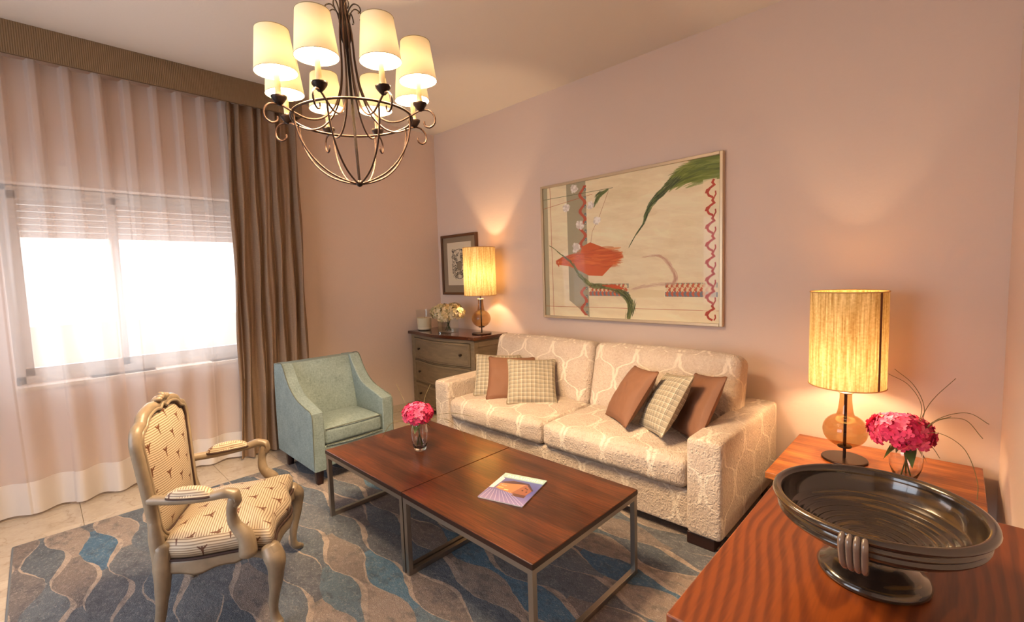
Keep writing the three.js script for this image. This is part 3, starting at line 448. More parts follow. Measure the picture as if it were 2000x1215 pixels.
// magazine
{
  const cover = canvasTex(512, 680, (c, w, h) => {
    const g = c.createLinearGradient(0, 0, 0, h); g.addColorStop(0, '#a9c9bf'); g.addColorStop(0.17, '#9dbfc0'); g.addColorStop(0.19, '#59659f'); g.addColorStop(0.5, '#4c4f92'); g.addColorStop(1, '#8f82ae'); c.fillStyle = g; c.fillRect(0, 0, w, h);
    c.fillStyle = '#e6d7de'; c.beginPath(); c.moveTo(0, h * 0.13); c.lineTo(w * 0.13, h * 0.22); c.lineTo(w * 0.10, h * 0.6); c.lineTo(0, h * 0.62); c.fill();
    c.fillStyle = '#4b3640'; c.beginPath(); c.moveTo(w * 0.12, h * 0.36); c.lineTo(w * 0.36, h * 0.24); c.lineTo(w * 0.72, h * 0.25); c.lineTo(w * 0.93, h * 0.46); c.lineTo(w * 0.90, h * 0.50); c.lineTo(w * 0.70, h * 0.29); c.lineTo(w * 0.30, h * 0.40); c.fill();
    c.fillStyle = '#b07a55'; c.beginPath(); c.moveTo(w * 0.14, h * 0.40); c.lineTo(w * 0.68, h * 0.30); c.lineTo(w * 0.55, h * 0.68); c.lineTo(w * 0.14, h * 0.60); c.fill();
    c.fillStyle = '#8e5843'; c.beginPath(); c.moveTo(w * 0.69, h * 0.29); c.lineTo(w * 0.91, h * 0.49); c.lineTo(w * 0.86, h * 0.70); c.lineTo(w * 0.55, h * 0.68); c.fill();
    c.fillStyle = '#3a2320'; for (const [x, y] of [[0.72, 0.40], [0.70, 0.50], [0.80, 0.52], [0.77, 0.44]]) c.fillRect(w * x, h * y, w * 0.035, h * 0.035);
    c.fillStyle = '#e9b271'; c.fillRect(w * 0.16, h * 0.53, w * 0.14, h * 0.035); c.fillStyle = '#f1d9a8'; c.fillRect(w * 0.34, h * 0.58, w * 0.10, h * 0.03);
    c.fillStyle = '#5a3a34'; c.fillRect(w * 0.60, h * 0.66, w * 0.28, h * 0.09);
    c.strokeStyle = 'rgba(226,218,232,0.6)'; c.lineWidth = 5; for (let i = 0; i < 11; i++) { c.beginPath(); c.moveTo(w * (0.02 + i * 0.05), h * 0.66); c.lineTo(w * (-0.05 + i * 0.11), h); c.stroke(); }
    c.fillStyle = '#f6f4ee'; c.font = 'bold 74px serif'; c.textAlign = 'center'; c.fillText('PARADORES', w * 0.53, h * 0.135, w * 0.86);
    c.font = '22px sans-serif'; c.fillText('revista', w * 0.26, h * 0.47);
  });
  const m = thing('magazine', 'glossy magazine with a stone house on its cover, on the coffee table', 'magazine', [2.799, 0.4205, 1.742], 0.29), w = 0.228, d = 0.272;
  mesh('pages', rbox(-w / 2 + 0.001, w / 2 - 0.001, 0, 0.0052, -d / 2 + 0.001, d / 2 - 0.001, 0.001, 1), std({ color: 0xe6ded2, roughness: 0.8 }), m);
  const cg = box(-w / 2, w / 2, 0.0052, 0.0058, -d / 2, d / 2), uv = cg.attributes.uv, p = cg.attributes.position; for (let i = 0; i < p.count; i++) uv.setXY(i, p.getX(i) / w + 0.5, 0.5 - p.getZ(i) / d);
  mesh('cover', cg, phys({ map: cover, roughness: 0.28, clearcoat: 0.4, clearcoatRoughness: 0.12 }), m);
}
// ---------------------------------------------------------------- low side table behind, console table in front, both at the right wall
{
  const t = thing('side_table', 'low orange-brown wooden side table carrying the lamp next to the sofa', 'side table', [3.6, 0, 0.03]), w = 0.79, d = 0.71, h = 0.395;
  mesh('table_top', uvBox(rbox(0, w, h - 0.034, h, 0, d, 0.004), 0.8), M.side, t);
  mesh('apron', uvBox(merge([box(0.04, w - 0.04, h - 0.10, h - 0.034, 0.04, 0.06), box(0.04, w - 0.04, h - 0.10, h - 0.034, d - 0.06, d - 0.04), box(0.04, 0.06, h - 0.10, h - 0.034, 0.06, d - 0.06), box(w - 0.06, w - 0.04, h - 0.10, h - 0.034, 0.06, d - 0.06)]), 0.8), M.side, t);
  for (const x of [0.03, w - 0.08]) for (const z of [0.03, d - 0.08]) mesh('leg', uvBox(rbox(x, x + 0.05, 0, h - 0.034, z, z + 0.05, 0.003), 0.8, true), M.side, t);
}
{
  const t = thing('console_table', 'tall brown wooden console table carrying the dark bowl, nearest the camera', 'console table', [3.89, 0, 1.62]), w = 0.54, d = 0.828, h = 0.78;
  mesh('table_top', uvBox(rbox(0, w, h - 0.032, h, 0, d, 0.004), 0.83, true, [0, 0.12]), M.desk, t);
  mesh('apron', uvBox(merge([box(0.03, w - 0.03, h - 0.13, h - 0.032, 0.03, 0.05), box(0.03, w - 0.03, h - 0.13, h - 0.032, d - 0.05, d - 0.03), box(0.03, 0.05, h - 0.13, h - 0.032, 0.05, d - 0.05), box(w - 0.05, w - 0.03, h - 0.13, h - 0.032, 0.05, d - 0.05)]), 0.8, true), M.deskDark, t);
  for (const x of [0.025, w - 0.075]) for (const z of [0.025, d - 0.075]) mesh('leg', rbox(x, x + 0.05, 0, h - 0.032, z, z + 0.05, 0.003), M.deskDark, t);
}
// footed bowl
{
  const b = thing('footed_bowl', 'large dark glazed footed bowl with ribbed handles on the console table', 'bowl', [4.158, 0.78, 2.062], -0.06);
  const prof = [[0, 0.004], [0.07, 0.004], [0.088, 0], [0.095, 0.003], [0.096, 0.010], [0.090, 0.017], [0.082, 0.020], [0.074, 0.028], [0.055, 0.036], [0.045, 0.046], [0.046, 0.056], [0.062, 0.064], [0.095, 0.078], [0.125, 0.092], [0.150, 0.106], [0.164, 0.116], [0.170, 0.122], [0.172, 0.127], [0.168, 0.131], [0.171, 0.135], [0.174, 0.139], [0.170, 0.143], [0.172, 0.147], [0.179, 0.151], [0.182, 0.156], [0.180, 0.162], [0.174, 0.165], [0.167, 0.163], [0.163, 0.157], [0.162, 0.148]];
  const body = mesh('bowl_body', lathe(prof, 96), M.ceramic, b);
  const ins = [[0.162, 0.149], [0.158, 0.132], [0.148, 0.116]]; for (let i = 0; i <= 40; i++) { const r = 0.146 * (1 - i / 40), y = 0.114 - 0.048 * (1 - Math.pow(r / 0.146, 2)); ins.push([r, y + 0.0016 * Math.sin(i * 1.9)]); }
  mesh('bowl_inside', lathe(ins, 96), M.ceramic, b);
  for (const k of [1, -1]) { const h = []; for (let i = -1.5; i <= 1.5; i++) { const a = i * 0.062; h.push(limb([[Math.sin(a) * 0.172, 0.160, k * Math.cos(a) * 0.172], [Math.sin(a) * 0.186, 0.153, k * Math.cos(a) * 0.186], [Math.sin(a) * 0.184, 0.128, k * Math.cos(a) * 0.184], [Math.sin(a) * 0.172, 0.098, k * Math.cos(a) * 0.172], [Math.sin(a) * 0.150, 0.082, k * Math.cos(a) * 0.150], [Math.sin(a) * 0.128, 0.080, k * Math.cos(a) * 0.128]], [0.0045, 0.006, 0.006, 0.0055, 0.004], 18, 10)); } mesh('handle', merge(h), M.ceramicHandle, b); }
}
// ---------------------------------------------------------------- chest of drawers in the corner
{
  const c = thing('chest_of_drawers', 'taupe painted chest of drawers with dark top in the corner', 'chest of drawers', [0.05, 0, 0.035]), w = 1.02, h = 0.86;
  const fz = (x, g = 0) => { const u = (x / w) * 2 - 1; return 0.44 + g + 0.036 * Math.cos(u * Math.PI * 0.98) * (1 - 0.25 * u * u); };
  const plan = (g, x0, x1, back) => { const s = new THREE.Shape(); s.moveTo(x0, -back); for (let i = 0; i <= 32; i++) { const x = lerp(x0, x1, i / 32); s.lineTo(x, -fz(clamp(x, 0, w), g)); } s.lineTo(x1, -back); s.closePath(); return s; };
  const up = (s, y0, y1, bev = 0) => { const g = new THREE.ExtrudeGeometry(s, { depth: y1 - y0 - 2 * bev, bevelEnabled: bev > 0, bevelThickness: bev, bevelSize: bev, bevelSegments: 3 }); g.rotateX(-Math.PI / 2); g.translate(0, y0 + bev, 0); return g; };
  mesh('body', uvBox(up(plan(-0.026, 0.0, w, 0), 0.075, h - 0.034), 0.5), M.dresser, c);
  const band = (x0, x1, y0, y1, g0, g1, bev = 0) => { const s = new THREE.Shape(); s.moveTo(x0, -fz(x0, g0)); for (let i = 0; i <= 30; i++) { const x = lerp(x0, x1, i / 30); s.lineTo(x, -fz(x, g1)); } for (let i = 30; i >= 0; i--) { const x = lerp(x0, x1, i / 30); s.lineTo(x, -fz(x, g0)); } return uvBox(up(s, y0, y1, bev), 0.5); };
  for (const [y0, y1] of [[0.075, 0.094], [0.316, 0.324], [0.556, 0.564], [0.796, h - 0.034]]) mesh('rail', band(0.052, w - 0.052, y0, y1, -0.027, 0.002), M.dresser, c);
  for (const x of [0, w - 0.052]) mesh('stile', band(x, x + 0.052, 0.075, h - 0.034, -0.027, 0.002), M.dresser, c);
  mesh('top', uvBox(up(plan(0.018, -0.02, w + 0.02, 0), h - 0.034, h, 0.008), 0.6), M.dresserTop, c);
  const rows = [[0.57, 0.79], [0.33, 0.55], [0.10, 0.31]];
  for (const [y0, y1] of rows) {
    const s = new THREE.Shape(), x0 = 0.06, x1 = w - 0.06; s.moveTo(x0, -fz(x0, -0.027)); for (let i = 0; i <= 30; i++) { const x = lerp(x0, x1, i / 30); s.lineTo(x, -fz(x, 0.006)); } for (let i = 30; i >= 0; i--) { const x = lerp(x0, x1, i / 30); s.lineTo(x, -fz(x, -0.027)); }
    const d = mesh('drawer', uvBox(up(s, y0, y1, 0.003), 0.5), M.dresser, c);
    const loop = (g, yy0, yy1, a, b) => { const p = []; for (let i = 0; i <= 20; i++) { const x = lerp(a, b, i / 20); p.push(V(x, yy0, fz(x, g))); } for (let i = 20; i >= 0; i--) { const x = lerp(a, b, i / 20); p.push(V(x, yy1, fz(x, g))); } return new THREE.TubeGeometry(new THREE.CatmullRomCurve3(p, true, 'catmullrom', 0.02), 150, 0.0045, 6, true); };
    mesh('drawer_moulding', loop(0.010, y0 + 0.02, y1 - 0.02, x0 + 0.02, x1 - 0.02), M.dresser, d);
    for (const x of [0.17, w - 0.17]) { const k = lathe([[0, 0.026], [0.009, 0.025], [0.013, 0.02], [0.012, 0.014], [0.005, 0.009], [0.006, 0.003], [0.011, 0], [0, 0]].reverse(), 18); k.rotateX(Math.PI / 2); k.translate(x, (y0 + y1) / 2, fz(x, 0.009)); mesh('knob', k, M.knob, d); }
  }
  const sp = mesh('side_panel', uvBox(merge([rbox(w - 0.002, w + 0.008, 0.12, h - 0.05, 0.02, 0.07, 0.003), rbox(w - 0.002, w + 0.008, 0.12, h - 0.05, 0.37, 0.42, 0.003), rbox(w - 0.002, w + 0.008, h - 0.10, h - 0.05, 0.07, 0.37, 0.003), rbox(w - 0.002, w + 0.008, 0.12, 0.17, 0.07, 0.37, 0.003)]), 0.5), M.dresser, c);
  for (const x of [0.0, w - 0.07]) for (const z of [0.0, 0.36]) mesh('foot', rbox(x, x + 0.07, 0, 0.076, z, z + 0.07, 0.006), M.dresser, c);
}
// ---------------------------------------------------------------- lights of the room
function addLight(at, cd, radius = 1.2, parent) { const l = new THREE.PointLight(WARM, cd, 0, 2); l.position.copy(at); l.castShadow = true; l.shadow.radius = radius; (parent ?? scene).add(l); return l; }
function tableLamp(label, at, s, cd, by, stripe) {
  const L = thing('table_lamp', label, 'lamp', at, 0, 'table lamps with smoked glass globes');
  const put = (n, g, m, p = L) => { g.scale(s, s, s); return mesh(n, g, m, p); };
  put('base', lathe([[0, 0], [0.098, 0], [0.1, 0.003], [0.1, 0.009], [0.097, 0.012], [0.0, 0.012]], 64), M.lampMetal);
  put('rod', lathe([[0, 0.012], [0.007, 0.012], [0.007, 0.50], [0, 0.50]], 16), M.lampMetal);
  const globe = []; for (let i = 0; i <= 24; i++) { const a = -Math.PI / 2 + 0.28 + i / 24 * (Math.PI - 0.28 - 0.42); globe.push([0.098 * Math.cos(a), 0.158 + 0.088 * Math.sin(a)]); }
  globe.push([0.036, 0.250], [0.032, 0.27], [0.027, 0.32], [0.026, 0.352]);
  const g = put('globe', lathe(globe, 64), M.smokeGlass);
  put('globe_cap', lathe([[0, 0.352], [0.03, 0.352], [0.034, 0.356], [0.03, 0.362], [0, 0.362]], 32), std({ color: 0xcfc7ba, roughness: 0.3, metalness: 0.8 }));
  put('globe_collar', lathe([[0, 0.066], [0.03, 0.068], [0.032, 0.073], [0.03, 0.077], [0, 0.078]], 32), M.lampMetal);
  const y0 = 0.395, y1 = 0.875, r = 0.163;
  const sh = lathe([[r, y0], [r, y1]], 96), uv = sh.attributes.uv; for (let i = 0; i < uv.count; i++) uv.setXY(i, uv.getX(i) * 2, uv.getY(i));
  const S = put('lamp_shade', sh, M.lampShade);
  for (const y of [y0, y1]) { const t = new THREE.TorusGeometry(r, 0.003, 8, 96); t.rotateX(Math.PI / 2); t.translate(0, y, 0); put('shade_rim', t, M.shadeRim, S); }
  if (stripe !== undefined) { const c = new THREE.CylinderGeometry(r + 0.0012, r + 0.0012, y1 - y0 - 0.006, 8, 1, true, stripe, 0.085); c.translate(0, (y0 + y1) / 2, 0); put('shade_seam', c, M.shadeStripe, S); }
  const sp = []; for (let k = 0; k < 3; k++) { const a = k / 3 * Math.PI * 2; sp.push(tube([[0.012 * Math.cos(a), 0.5, 0.012 * Math.sin(a)], [r * Math.cos(a), 0.5, r * Math.sin(a)]], 0.002, 2, 6)); }
  put('shade_spider', merge(sp), M.lampMetal);
  put('socket', lathe([[0, by - 0.095], [0.014, by - 0.095], [0.014, by - 0.04], [0, by - 0.04]], 20), M.lampMetal);
  const b = new THREE.SphereGeometry(0.032, 24, 16); b.translate(0, by, 0); put('bulb', b, M.bulb);
  addLight(V(0, by * s, 0), cd, 1.5, L);
}
tableLamp('large lit table lamp beside the pink flowers on the low side table', [3.868, 0.395, 0.322], 1.02, 1.6, 0.49, 0.98);
tableLamp('small lit table lamp in the far corner on the chest of drawers', [0.945, 0.86, 0.235], 0.955, 2.0, 0.60);

// chandelier
{
  const C = thing('chandelier', 'wrought iron chandelier with eight cream fabric shades', 'chandelier', [2.457, 0, 2.252]), R = 0.300, SC = 0.94;
  C.scale.setScalar(SC); C.quaternion.setFromAxisAngle(V(0.885, 0, 0.465).normalize(), 0.036);                 // it hangs a little out of plumb
  C.position.sub(V(0, 1.83 * SC, 0).applyQuaternion(C.quaternion)); C.position.y += 1.828;
  mesh('central_stem', lathe([[0, 1.83], [0.006, 1.832], [0.006, 2.40], [0.014, 2.42], [0.022, 2.44], [0.024, 2.49], [0.016, 2.51], [0.012, 2.54], [0.012, 2.80], [0.006, 2.81], [0.006, 3.04], [0, 3.04]], 20), M.ironDark, C);
  mesh('ceiling_rose', lathe([[0, 3.01], [0.03, 3.015], [0.055, 3.04], [0.06, 3.072], [0.06, 3.080], [0, 3.080]], 32), M.ironDark, C);
  mesh('finial', lathe([[0, 1.813], [0.010, 1.817], [0.016, 1.826], [0.013, 1.836], [0.006, 1.842], [0, 1.843]], 20), M.ironDark, C);
  { const t = new THREE.TorusGeometry(0.252, 0.0052, 10, 96); t.rotateX(Math.PI / 2); t.translate(0, 2.105, 0); mesh('ring', t, M.iron, C); }
  const yaw = 0.483;
  for (let k = 0; k < 8; k++) {
    const a = yaw + Math.PI / 8 + k * Math.PI / 4, q = (r, y, s = 0) => V(Math.cos(a) * r - Math.sin(a) * s, y, Math.sin(a) * r + Math.cos(a) * s);
    const prof = [[0.012, 2.66], [0.014, 2.56], [0.026, 2.46], [0.030, 2.34], [0.045, 2.23], [0.085, 2.135], [0.145, 2.085], [0.20, 2.078], [0.252, 2.096], [0.300, 2.116], [0.338, 2.112], [0.360, 2.086], [0.358, 2.056], [0.336, 2.041], [0.314, 2.051], [0.313, 2.068]];
    const arm = mesh('arm', tube(prof.map(([r, y]) => q(r, y)), 0.0042, 90, 8), M.iron, C);
    mesh('cage_rib', tube([[0.252, 2.105], [0.248, 2.05], [0.230, 1.985], [0.19, 1.92], [0.13, 1.868], [0.06, 1.838], [0.006, 1.826]].map(([r, y]) => q(r, y)), 0.0042, 48, 8), M.iron, C);
    mesh('leaf_scroll', tube([[0.018, 2.52], [0.028, 2.555], [0.05, 2.575], [0.072, 2.565], [0.078, 2.545], [0.066, 2.535]].map(([r, y]) => q(r, y, 0.01)), 0.003, 36, 6), M.ironDark, C);
    const c = q(R, 0), cup = lathe([[0, 2.095], [0.008, 2.097], [0.018, 2.108], [0.028, 2.122], [0.030, 2.130], [0.026, 2.131], [0.012, 2.124], [0, 2.124]], 24); cup.translate(c.x, 0.016, c.z); mesh('drip_cup', cup, M.ironDark, C);
    const ca = lathe([[0, 2.124], [0.0115, 2.124], [0.0105, 2.245], [0.006, 2.248], [0, 2.248]], 18); ca.translate(c.x, 0.016, c.z); mesh('candle_sleeve', ca, M.candle, C);
    const sh = lathe([[0.0795, 2.212], [0.062, 2.372]], 48); sh.translate(c.x, 0.026, c.z); const S = mesh('lamp_shade', sh, M.chShade, C);
    for (const [r, y] of [[0.0795, 2.212], [0.062, 2.372]]) { const t = new THREE.TorusGeometry(r, 0.0014, 6, 48); t.rotateX(Math.PI / 2); t.translate(c.x, y + 0.026, c.z); mesh('shade_rim', t, M.shadeTrim, S); }
    const b = new THREE.SphereGeometry(0.02, 20, 14); b.scale(0.85, 1.4, 0.85); b.translate(c.x, 2.298, c.z); mesh('bulb', b, M.bulb, C);
    addLight(V(c.x, 2.298, c.z), BULB, 1.0, C);
  }
}
// ---------------------------------------------------------------- pictures
{
  const art = canvasTex(1536, 1152, (c, w, h) => {
    const r = rng(12), X = (u) => u * w, Y = (v) => v * h, path = (pts) => { c.beginPath(); pts.forEach(([u, v], i) => i ? c.lineTo(X(u), Y(v)) : c.moveTo(X(u), Y(v))); };
    c.fillStyle = '#f2e1b9'; c.fillRect(0, 0, w, h);
    for (let i = 0; i < 900; i++) { c.fillStyle = r() > 0.5 ? 'rgba(246,230,190,0.10)' : 'rgba(206,176,128,0.07)'; c.beginPath(); c.ellipse(r() * w, r() * h, 30 + r() * 160, 6 + r() * 40, -0.1 + r() * 0.4, 0, 7); c.fill(); }
    c.fillStyle = '#b3a887'; c.fillRect(0, 0, X(0.03), h);
    c.fillStyle = 'rgba(160,150,120,0.9)'; path([[0.167, 0], [0.296, 0], [0.308, 1], [0.285, 0.98], [0.174, 0.877]]); c.fill();
    // ornament strip
    const orn = (v0, v1) => { for (let v = v0; v < v1; v += 0.004) { const s = Math.sin(v * 52), u = 0.272 + 0.016 * s; c.fillStyle = '#b8573a'; c.fillRect(X(u - 0.008), Y(v), X(0.02), 6); if (Math.abs(s) < 0.25) { c.fillStyle = '#6d7a78'; c.beginPath(); c.arc(X(0.292), Y(v), 11, 0, 7); c.fill(); c.fillStyle = '#c7b691'; c.beginPath(); c.arc(X(0.292), Y(v), 5, 0, 7); c.fill(); } } };
    orn(0.03, 0.48); orn(0.775, 0.985);
    // frieze of lozenges
    const frieze = (u0, u1) => { c.fillStyle = '#a39a80'; c.fillRect(X(u0), Y(0.752), X(u1 - u0), Y(0.03)); c.fillStyle = '#7d7d80'; c.fillRect(X(u0), Y(0.81), X(u1 - u0), Y(0.03)); let k = 0; for (let u = u0 + 0.012; u < u1 - 0.01; u += 0.0125) { for (const [v, cols] of [[0.772, ['#c8623c', '#e6d2a2']], [0.797, ['#e6d2a2', '#c8623c']], [0.822, ['#c8623c', '#7d7d80']]]) { c.fillStyle = cols[k % 2]; path([[u, v - 0.02], [u + 0.011, v], [u, v + 0.02], [u - 0.011, v]]); c.fill(); } k++; } };
    frieze(0.308, 0.55); frieze(0.745, 0.99);
    c.fillStyle = 'rgba(232,212,166,0.75)'; path([[0.55, 0.83], [0.62, 0.79], [0.74, 0.8], [0.74, 0.845], [0.56, 0.85]]); c.fill();
    c.lineWidth = 4; c.strokeStyle = '#b4512e'; path([[0.05, 0], [0.059, 1]]); c.stroke(); c.lineWidth = 3; path([[0.0, 0.927], [1, 0.924]]); c.stroke(); path([[0.0, 0.155], [0.34, 0.102]]); c.stroke();
    c.strokeStyle = '#3f4a24'; path([[0, 0.085], [0.465, 0.082]]); c.stroke(); c.strokeStyle = '#a8683f'; path([[0.438, 0.1], [0.38, 0.27], [0.335, 0.37], [0.324, 0.45]]); c.stroke();
    // brushed stroke: short dabs laid along a path
    const brush = (pts, ws, cols, dabs, alpha) => { for (let k = 0; k < dabs; k++) { const t = r() * (pts.length - 1.001), i = Math.floor(t), f = t - i, a = pts[i], b = pts[i + 1], dx = X(b[0] - a[0]), dy = Y(b[1] - a[1]), L = Math.hypot(dx, dy) || 1, o = (r() + r() - 1) * 1.05, w = lerp(ws[i], ws[i + 1], f); c.save(); c.globalAlpha = alpha * (0.4 + 0.6 * r()); c.fillStyle = cols[Math.floor(r() * cols.length)]; c.translate(lerp(X(a[0]), X(b[0]), f) - dy / L * o * w, lerp(Y(a[1]), Y(b[1]), f) + dx / L * o * w); c.rotate(Math.atan2(dy, dx) + (r() - 0.5) * 0.35); c.beginPath(); c.ellipse(0, 0, 10 + w * (0.5 + r()), 1.2 + w * 0.12 * r(), 0, 0, 7); c.fill(); c.restore(); } };
    const fine = (pts, n = 6) => { const cv = new THREE.CatmullRomCurve3(pts.map(([u, v]) => V(u, v, 0))); return cv.getPoints(pts.length * n).map((p) => [p.x, p.y]); }, wide = (ws, pts, n = 6) => { const m = pts.length * n + 1; return Array.from({ length: m }, (_, i) => { const t = i / (m - 1) * (ws.length - 1), k = Math.min(Math.floor(t), ws.length - 2); return lerp(ws[k], ws[k + 1], t - k); }); };
    const st = (pts, ws, cols, n, al) => brush(fine(pts), wide(ws, pts), cols, n * 5, al);
    // orange field
    c.fillStyle = '#cf5f24'; path([[0.32, 0.447], [0.42, 0.50], [0.511, 0.56], [0.467, 0.609], [0.394, 0.696], [0.308, 0.69], [0.235, 0.645], [0.174, 0.614], [0.095, 0.60], [0.119, 0.545], [0.256, 0.528], [0.265, 0.475]]); c.fill();
    st([[0.10, 0.575], [0.25, 0.555], [0.42, 0.57], [0.50, 0.56]], [20, 50, 90, 20], ['#d96a2a', '#c7551f', '#e27a38', '#b94e1c'], 120, 0.6); st([[0.13, 0.545], [0.09, 0.58], [0.10, 0.605]], [8, 10, 5], ['#c8562c'], 20, 0.8);
    // stem and strokes of green
    st([[0.04, 0.45], [0.058, 0.462], [0.13, 0.531], [0.195, 0.593], [0.247, 0.686], [0.328, 0.765], [0.433, 0.777], [0.514, 0.82], [0.559, 0.892], [0.543, 1.0]], [1, 2, 7, 12, 18, 24, 28, 36, 36, 30], ['#4c5320', '#6d7332', '#363d16', '#8d8f4c', '#545c22'], 130, 0.75);
    st([[1.02, 0.06], [0.93, 0.065], [0.846, 0.08], [0.77, 0.13]], [78, 84, 66, 26], ['#66741f', '#788628', '#525f1a', '#8f9a48', '#6f7a24'], 260, 0.75); st([[1.0, 0.11], [0.92, 0.14], [0.85, 0.16]], [16, 14, 6], ['#8a9550', '#77843c'], 30, 0.4);
    st([[0.80, 0.10], [0.759, 0.14], [0.698, 0.20], [0.651, 0.29], [0.636, 0.349], [0.587, 0.433], [0.555, 0.50]], [34, 32, 26, 16, 8, 4, 1.5], ['#34401a', '#55652a', '#232a12', '#6d7a3c'], 110, 0.8);
    st([[0.43, 0.09], [0.38, 0.125], [0.35, 0.19]], [8, 26, 4], ['#5d6a2e', '#3b4520', '#7e8748'], 50, 0.7);
    st([[0.63, 0.575], [0.719, 0.575], [0.773, 0.646], [0.797, 0.714], [0.785, 0.765]], [3, 14, 18, 18, 14], ['#c08a70', '#d3a78a', '#b57c62'], 46, 0.35); st([[0.575, 0.789], [0.68, 0.765], [0.78, 0.755]], [12, 16, 12], ['#c89a80', '#d8b596'], 40, 0.3);
    st([[0.40, 0.765], [0.47, 0.775], [0.52, 0.79]], [6, 18, 4], ['#cf5423'], 30, 0.7);
    for (const [u, v, s] of [[0.22, 0.039, 1], [0.164, 0.169, 1], [0.326, 0.181, 0.9], [0.366, 0.295, 0.9], [0.255, 0.312, 1.05], [0.225, 0.48, 1.1]]) for (let k = 0; k < 60; k++) { const a = r() * 7, d = r() * 34 * s; c.fillStyle = r() > 0.5 ? 'rgba(246,238,226,0.8)' : 'rgba(214,200,186,0.7)'; c.beginPath(); c.arc(X(u) + Math.cos(a) * d, Y(v) + Math.sin(a) * d, 11 * s, 0, 7); c.fill(); }
    // red chain down the right side
    c.fillStyle = 'rgba(240,222,184,0.7)'; c.fillRect(X(0.925), Y(0.13), X(0.06), Y(0.85));
    c.strokeStyle = '#b23a1e'; c.lineWidth = 15; c.lineCap = 'butt'; for (let k = 0; k < 8; k++) { const v = 0.135 + k * 0.106; path([[0.973, v], [0.966, v + 0.018], [0.974, v + 0.034], [0.955, v + 0.05], [0.944, v + 0.074], [0.951, v + 0.094], [0.968, v + 0.106]]); c.stroke(); c.lineWidth = 9; path([[0.955, v + 0.05], [0.941, v + 0.058], [0.936, v + 0.078]]); c.stroke(); path([[0.974, v + 0.106], [0.981, v + 0.09], [0.979, v + 0.07]]); c.stroke(); c.lineWidth = 15; }
  });
  const p = thing('framed_painting', 'large abstract painting with orange shape and green strokes above the sofa', 'painting', [1.572, 1.03, 0.004]), w = 1.57, h = 1.166, f = 0.022;
  mesh('frame', merge([rbox(0, f, 0, h, 0, 0.038, 0.004), rbox(w - f, w, 0, h, 0, 0.038, 0.004), rbox(f, w - f, 0, f, 0, 0.038, 0.004), rbox(f, w - f, h - f, h, 0, 0.038, 0.004)]), M.gold, p);
  const cv = mesh('canvas', (() => { const g = box(f - 0.001, w - f + 0.001, f - 0.001, h - f + 0.001, 0.002, 0.02), q = g.attributes.position, uv = g.attributes.uv; for (let i = 0; i < q.count; i++) uv.setXY(i, (q.getX(i) - f) / (w - 2 * f), (q.getY(i) - f) / (h - 2 * f)); return g; })(), std({ map: art, roughness: 0.6 }), p);
  mesh('glazing', box(f, w - f, f, h - f, 0.026, 0.029), M.matGlass, p);
}
{
  const pr = canvasTex(512, 700, (c, w, h) => {
    c.fillStyle = '#d9cdb2'; c.fillRect(0, 0, w, h); const r = rng(77); c.lineWidth = 5;
    const both = (f) => { c.save(); f(); c.restore(); c.save(); c.translate(w, 0); c.scale(-1, 1); f(); c.restore(); };
    both(() => { for (let i = 0; i < 46; i++) { const x = w * (0.14 + 0.34 * r()), y = h * (0.10 + 0.8 * i / 46), s = 14 + r() * 30; c.strokeStyle = r() > 0.4 ? '#2f2721' : '#5f5244'; c.lineWidth = 4 + r() * 7; c.beginPath(); for (let a = 0; a < 9; a += 0.4) { const q = s * (1 - a / 11), X = x + Math.cos(a + i) * q, Y = y + Math.sin(a + i) * q; a ? c.lineTo(X, Y) : c.moveTo(X, Y); } c.stroke(); } });
    both(() => { c.strokeStyle = '#2f2721'; c.lineWidth = 10; c.beginPath(); c.moveTo(w * 0.5, h * 0.08); c.bezierCurveTo(w * 0.1, h * 0.1, w * 0.1, h * 0.3, w * 0.16, h * 0.45); c.bezierCurveTo(w * 0.06, h * 0.6, w * 0.12, h * 0.9, w * 0.5, h * 0.93); c.stroke(); });
    c.fillStyle = '#8b7d66'; c.beginPath(); c.ellipse(w / 2, h * 0.56, w * 0.14, h * 0.13, 0, 0, 7); c.fill(); c.strokeStyle = '#2f2721'; c.lineWidth = 6; c.stroke();
  });
  const p = thing('framed_print', 'small brown-framed engraving hanging behind the corner lamp', 'picture', [0.085, 1.225, 0.004]), w = 0.60, h = 0.655, f = 0.028;
  mesh('frame', merge([rbox(0, f, 0, h, 0, 0.03, 0.004), rbox(w - f, w, 0, h, 0, 0.03, 0.004), rbox(f, w - f, 0, f, 0, 0.03, 0.004), rbox(f, w - f, h - f, h, 0, 0.03, 0.004)]), M.brownFrame, p);
  mesh('mount', box(f, w - f, f, h - f, 0.002, 0.014), std({ color: 0x8d7c66, roughness: 0.9 }), p);
  mesh('print_margin', box(0.10, w - 0.10, 0.105, h - 0.085, 0.0141, 0.016), std({ color: 0xd8ccb4, roughness: 0.9 }), p);
  const g = box(0.145, w - 0.145, 0.15, h - 0.13, 0.0161, 0.0168), q = g.attributes.position, uv = g.attributes.uv; for (let i = 0; i < q.count; i++) uv.setXY(i, (q.getX(i) - 0.145) / (w - 0.29), (q.getY(i) - 0.15) / (h - 0.28));
  mesh('engraving', g, std({ map: pr, roughness: 0.9 }), p);
  mesh('glazing', box(f, w - f, f, h - f, 0.02, 0.022), M.matGlass, p);
}
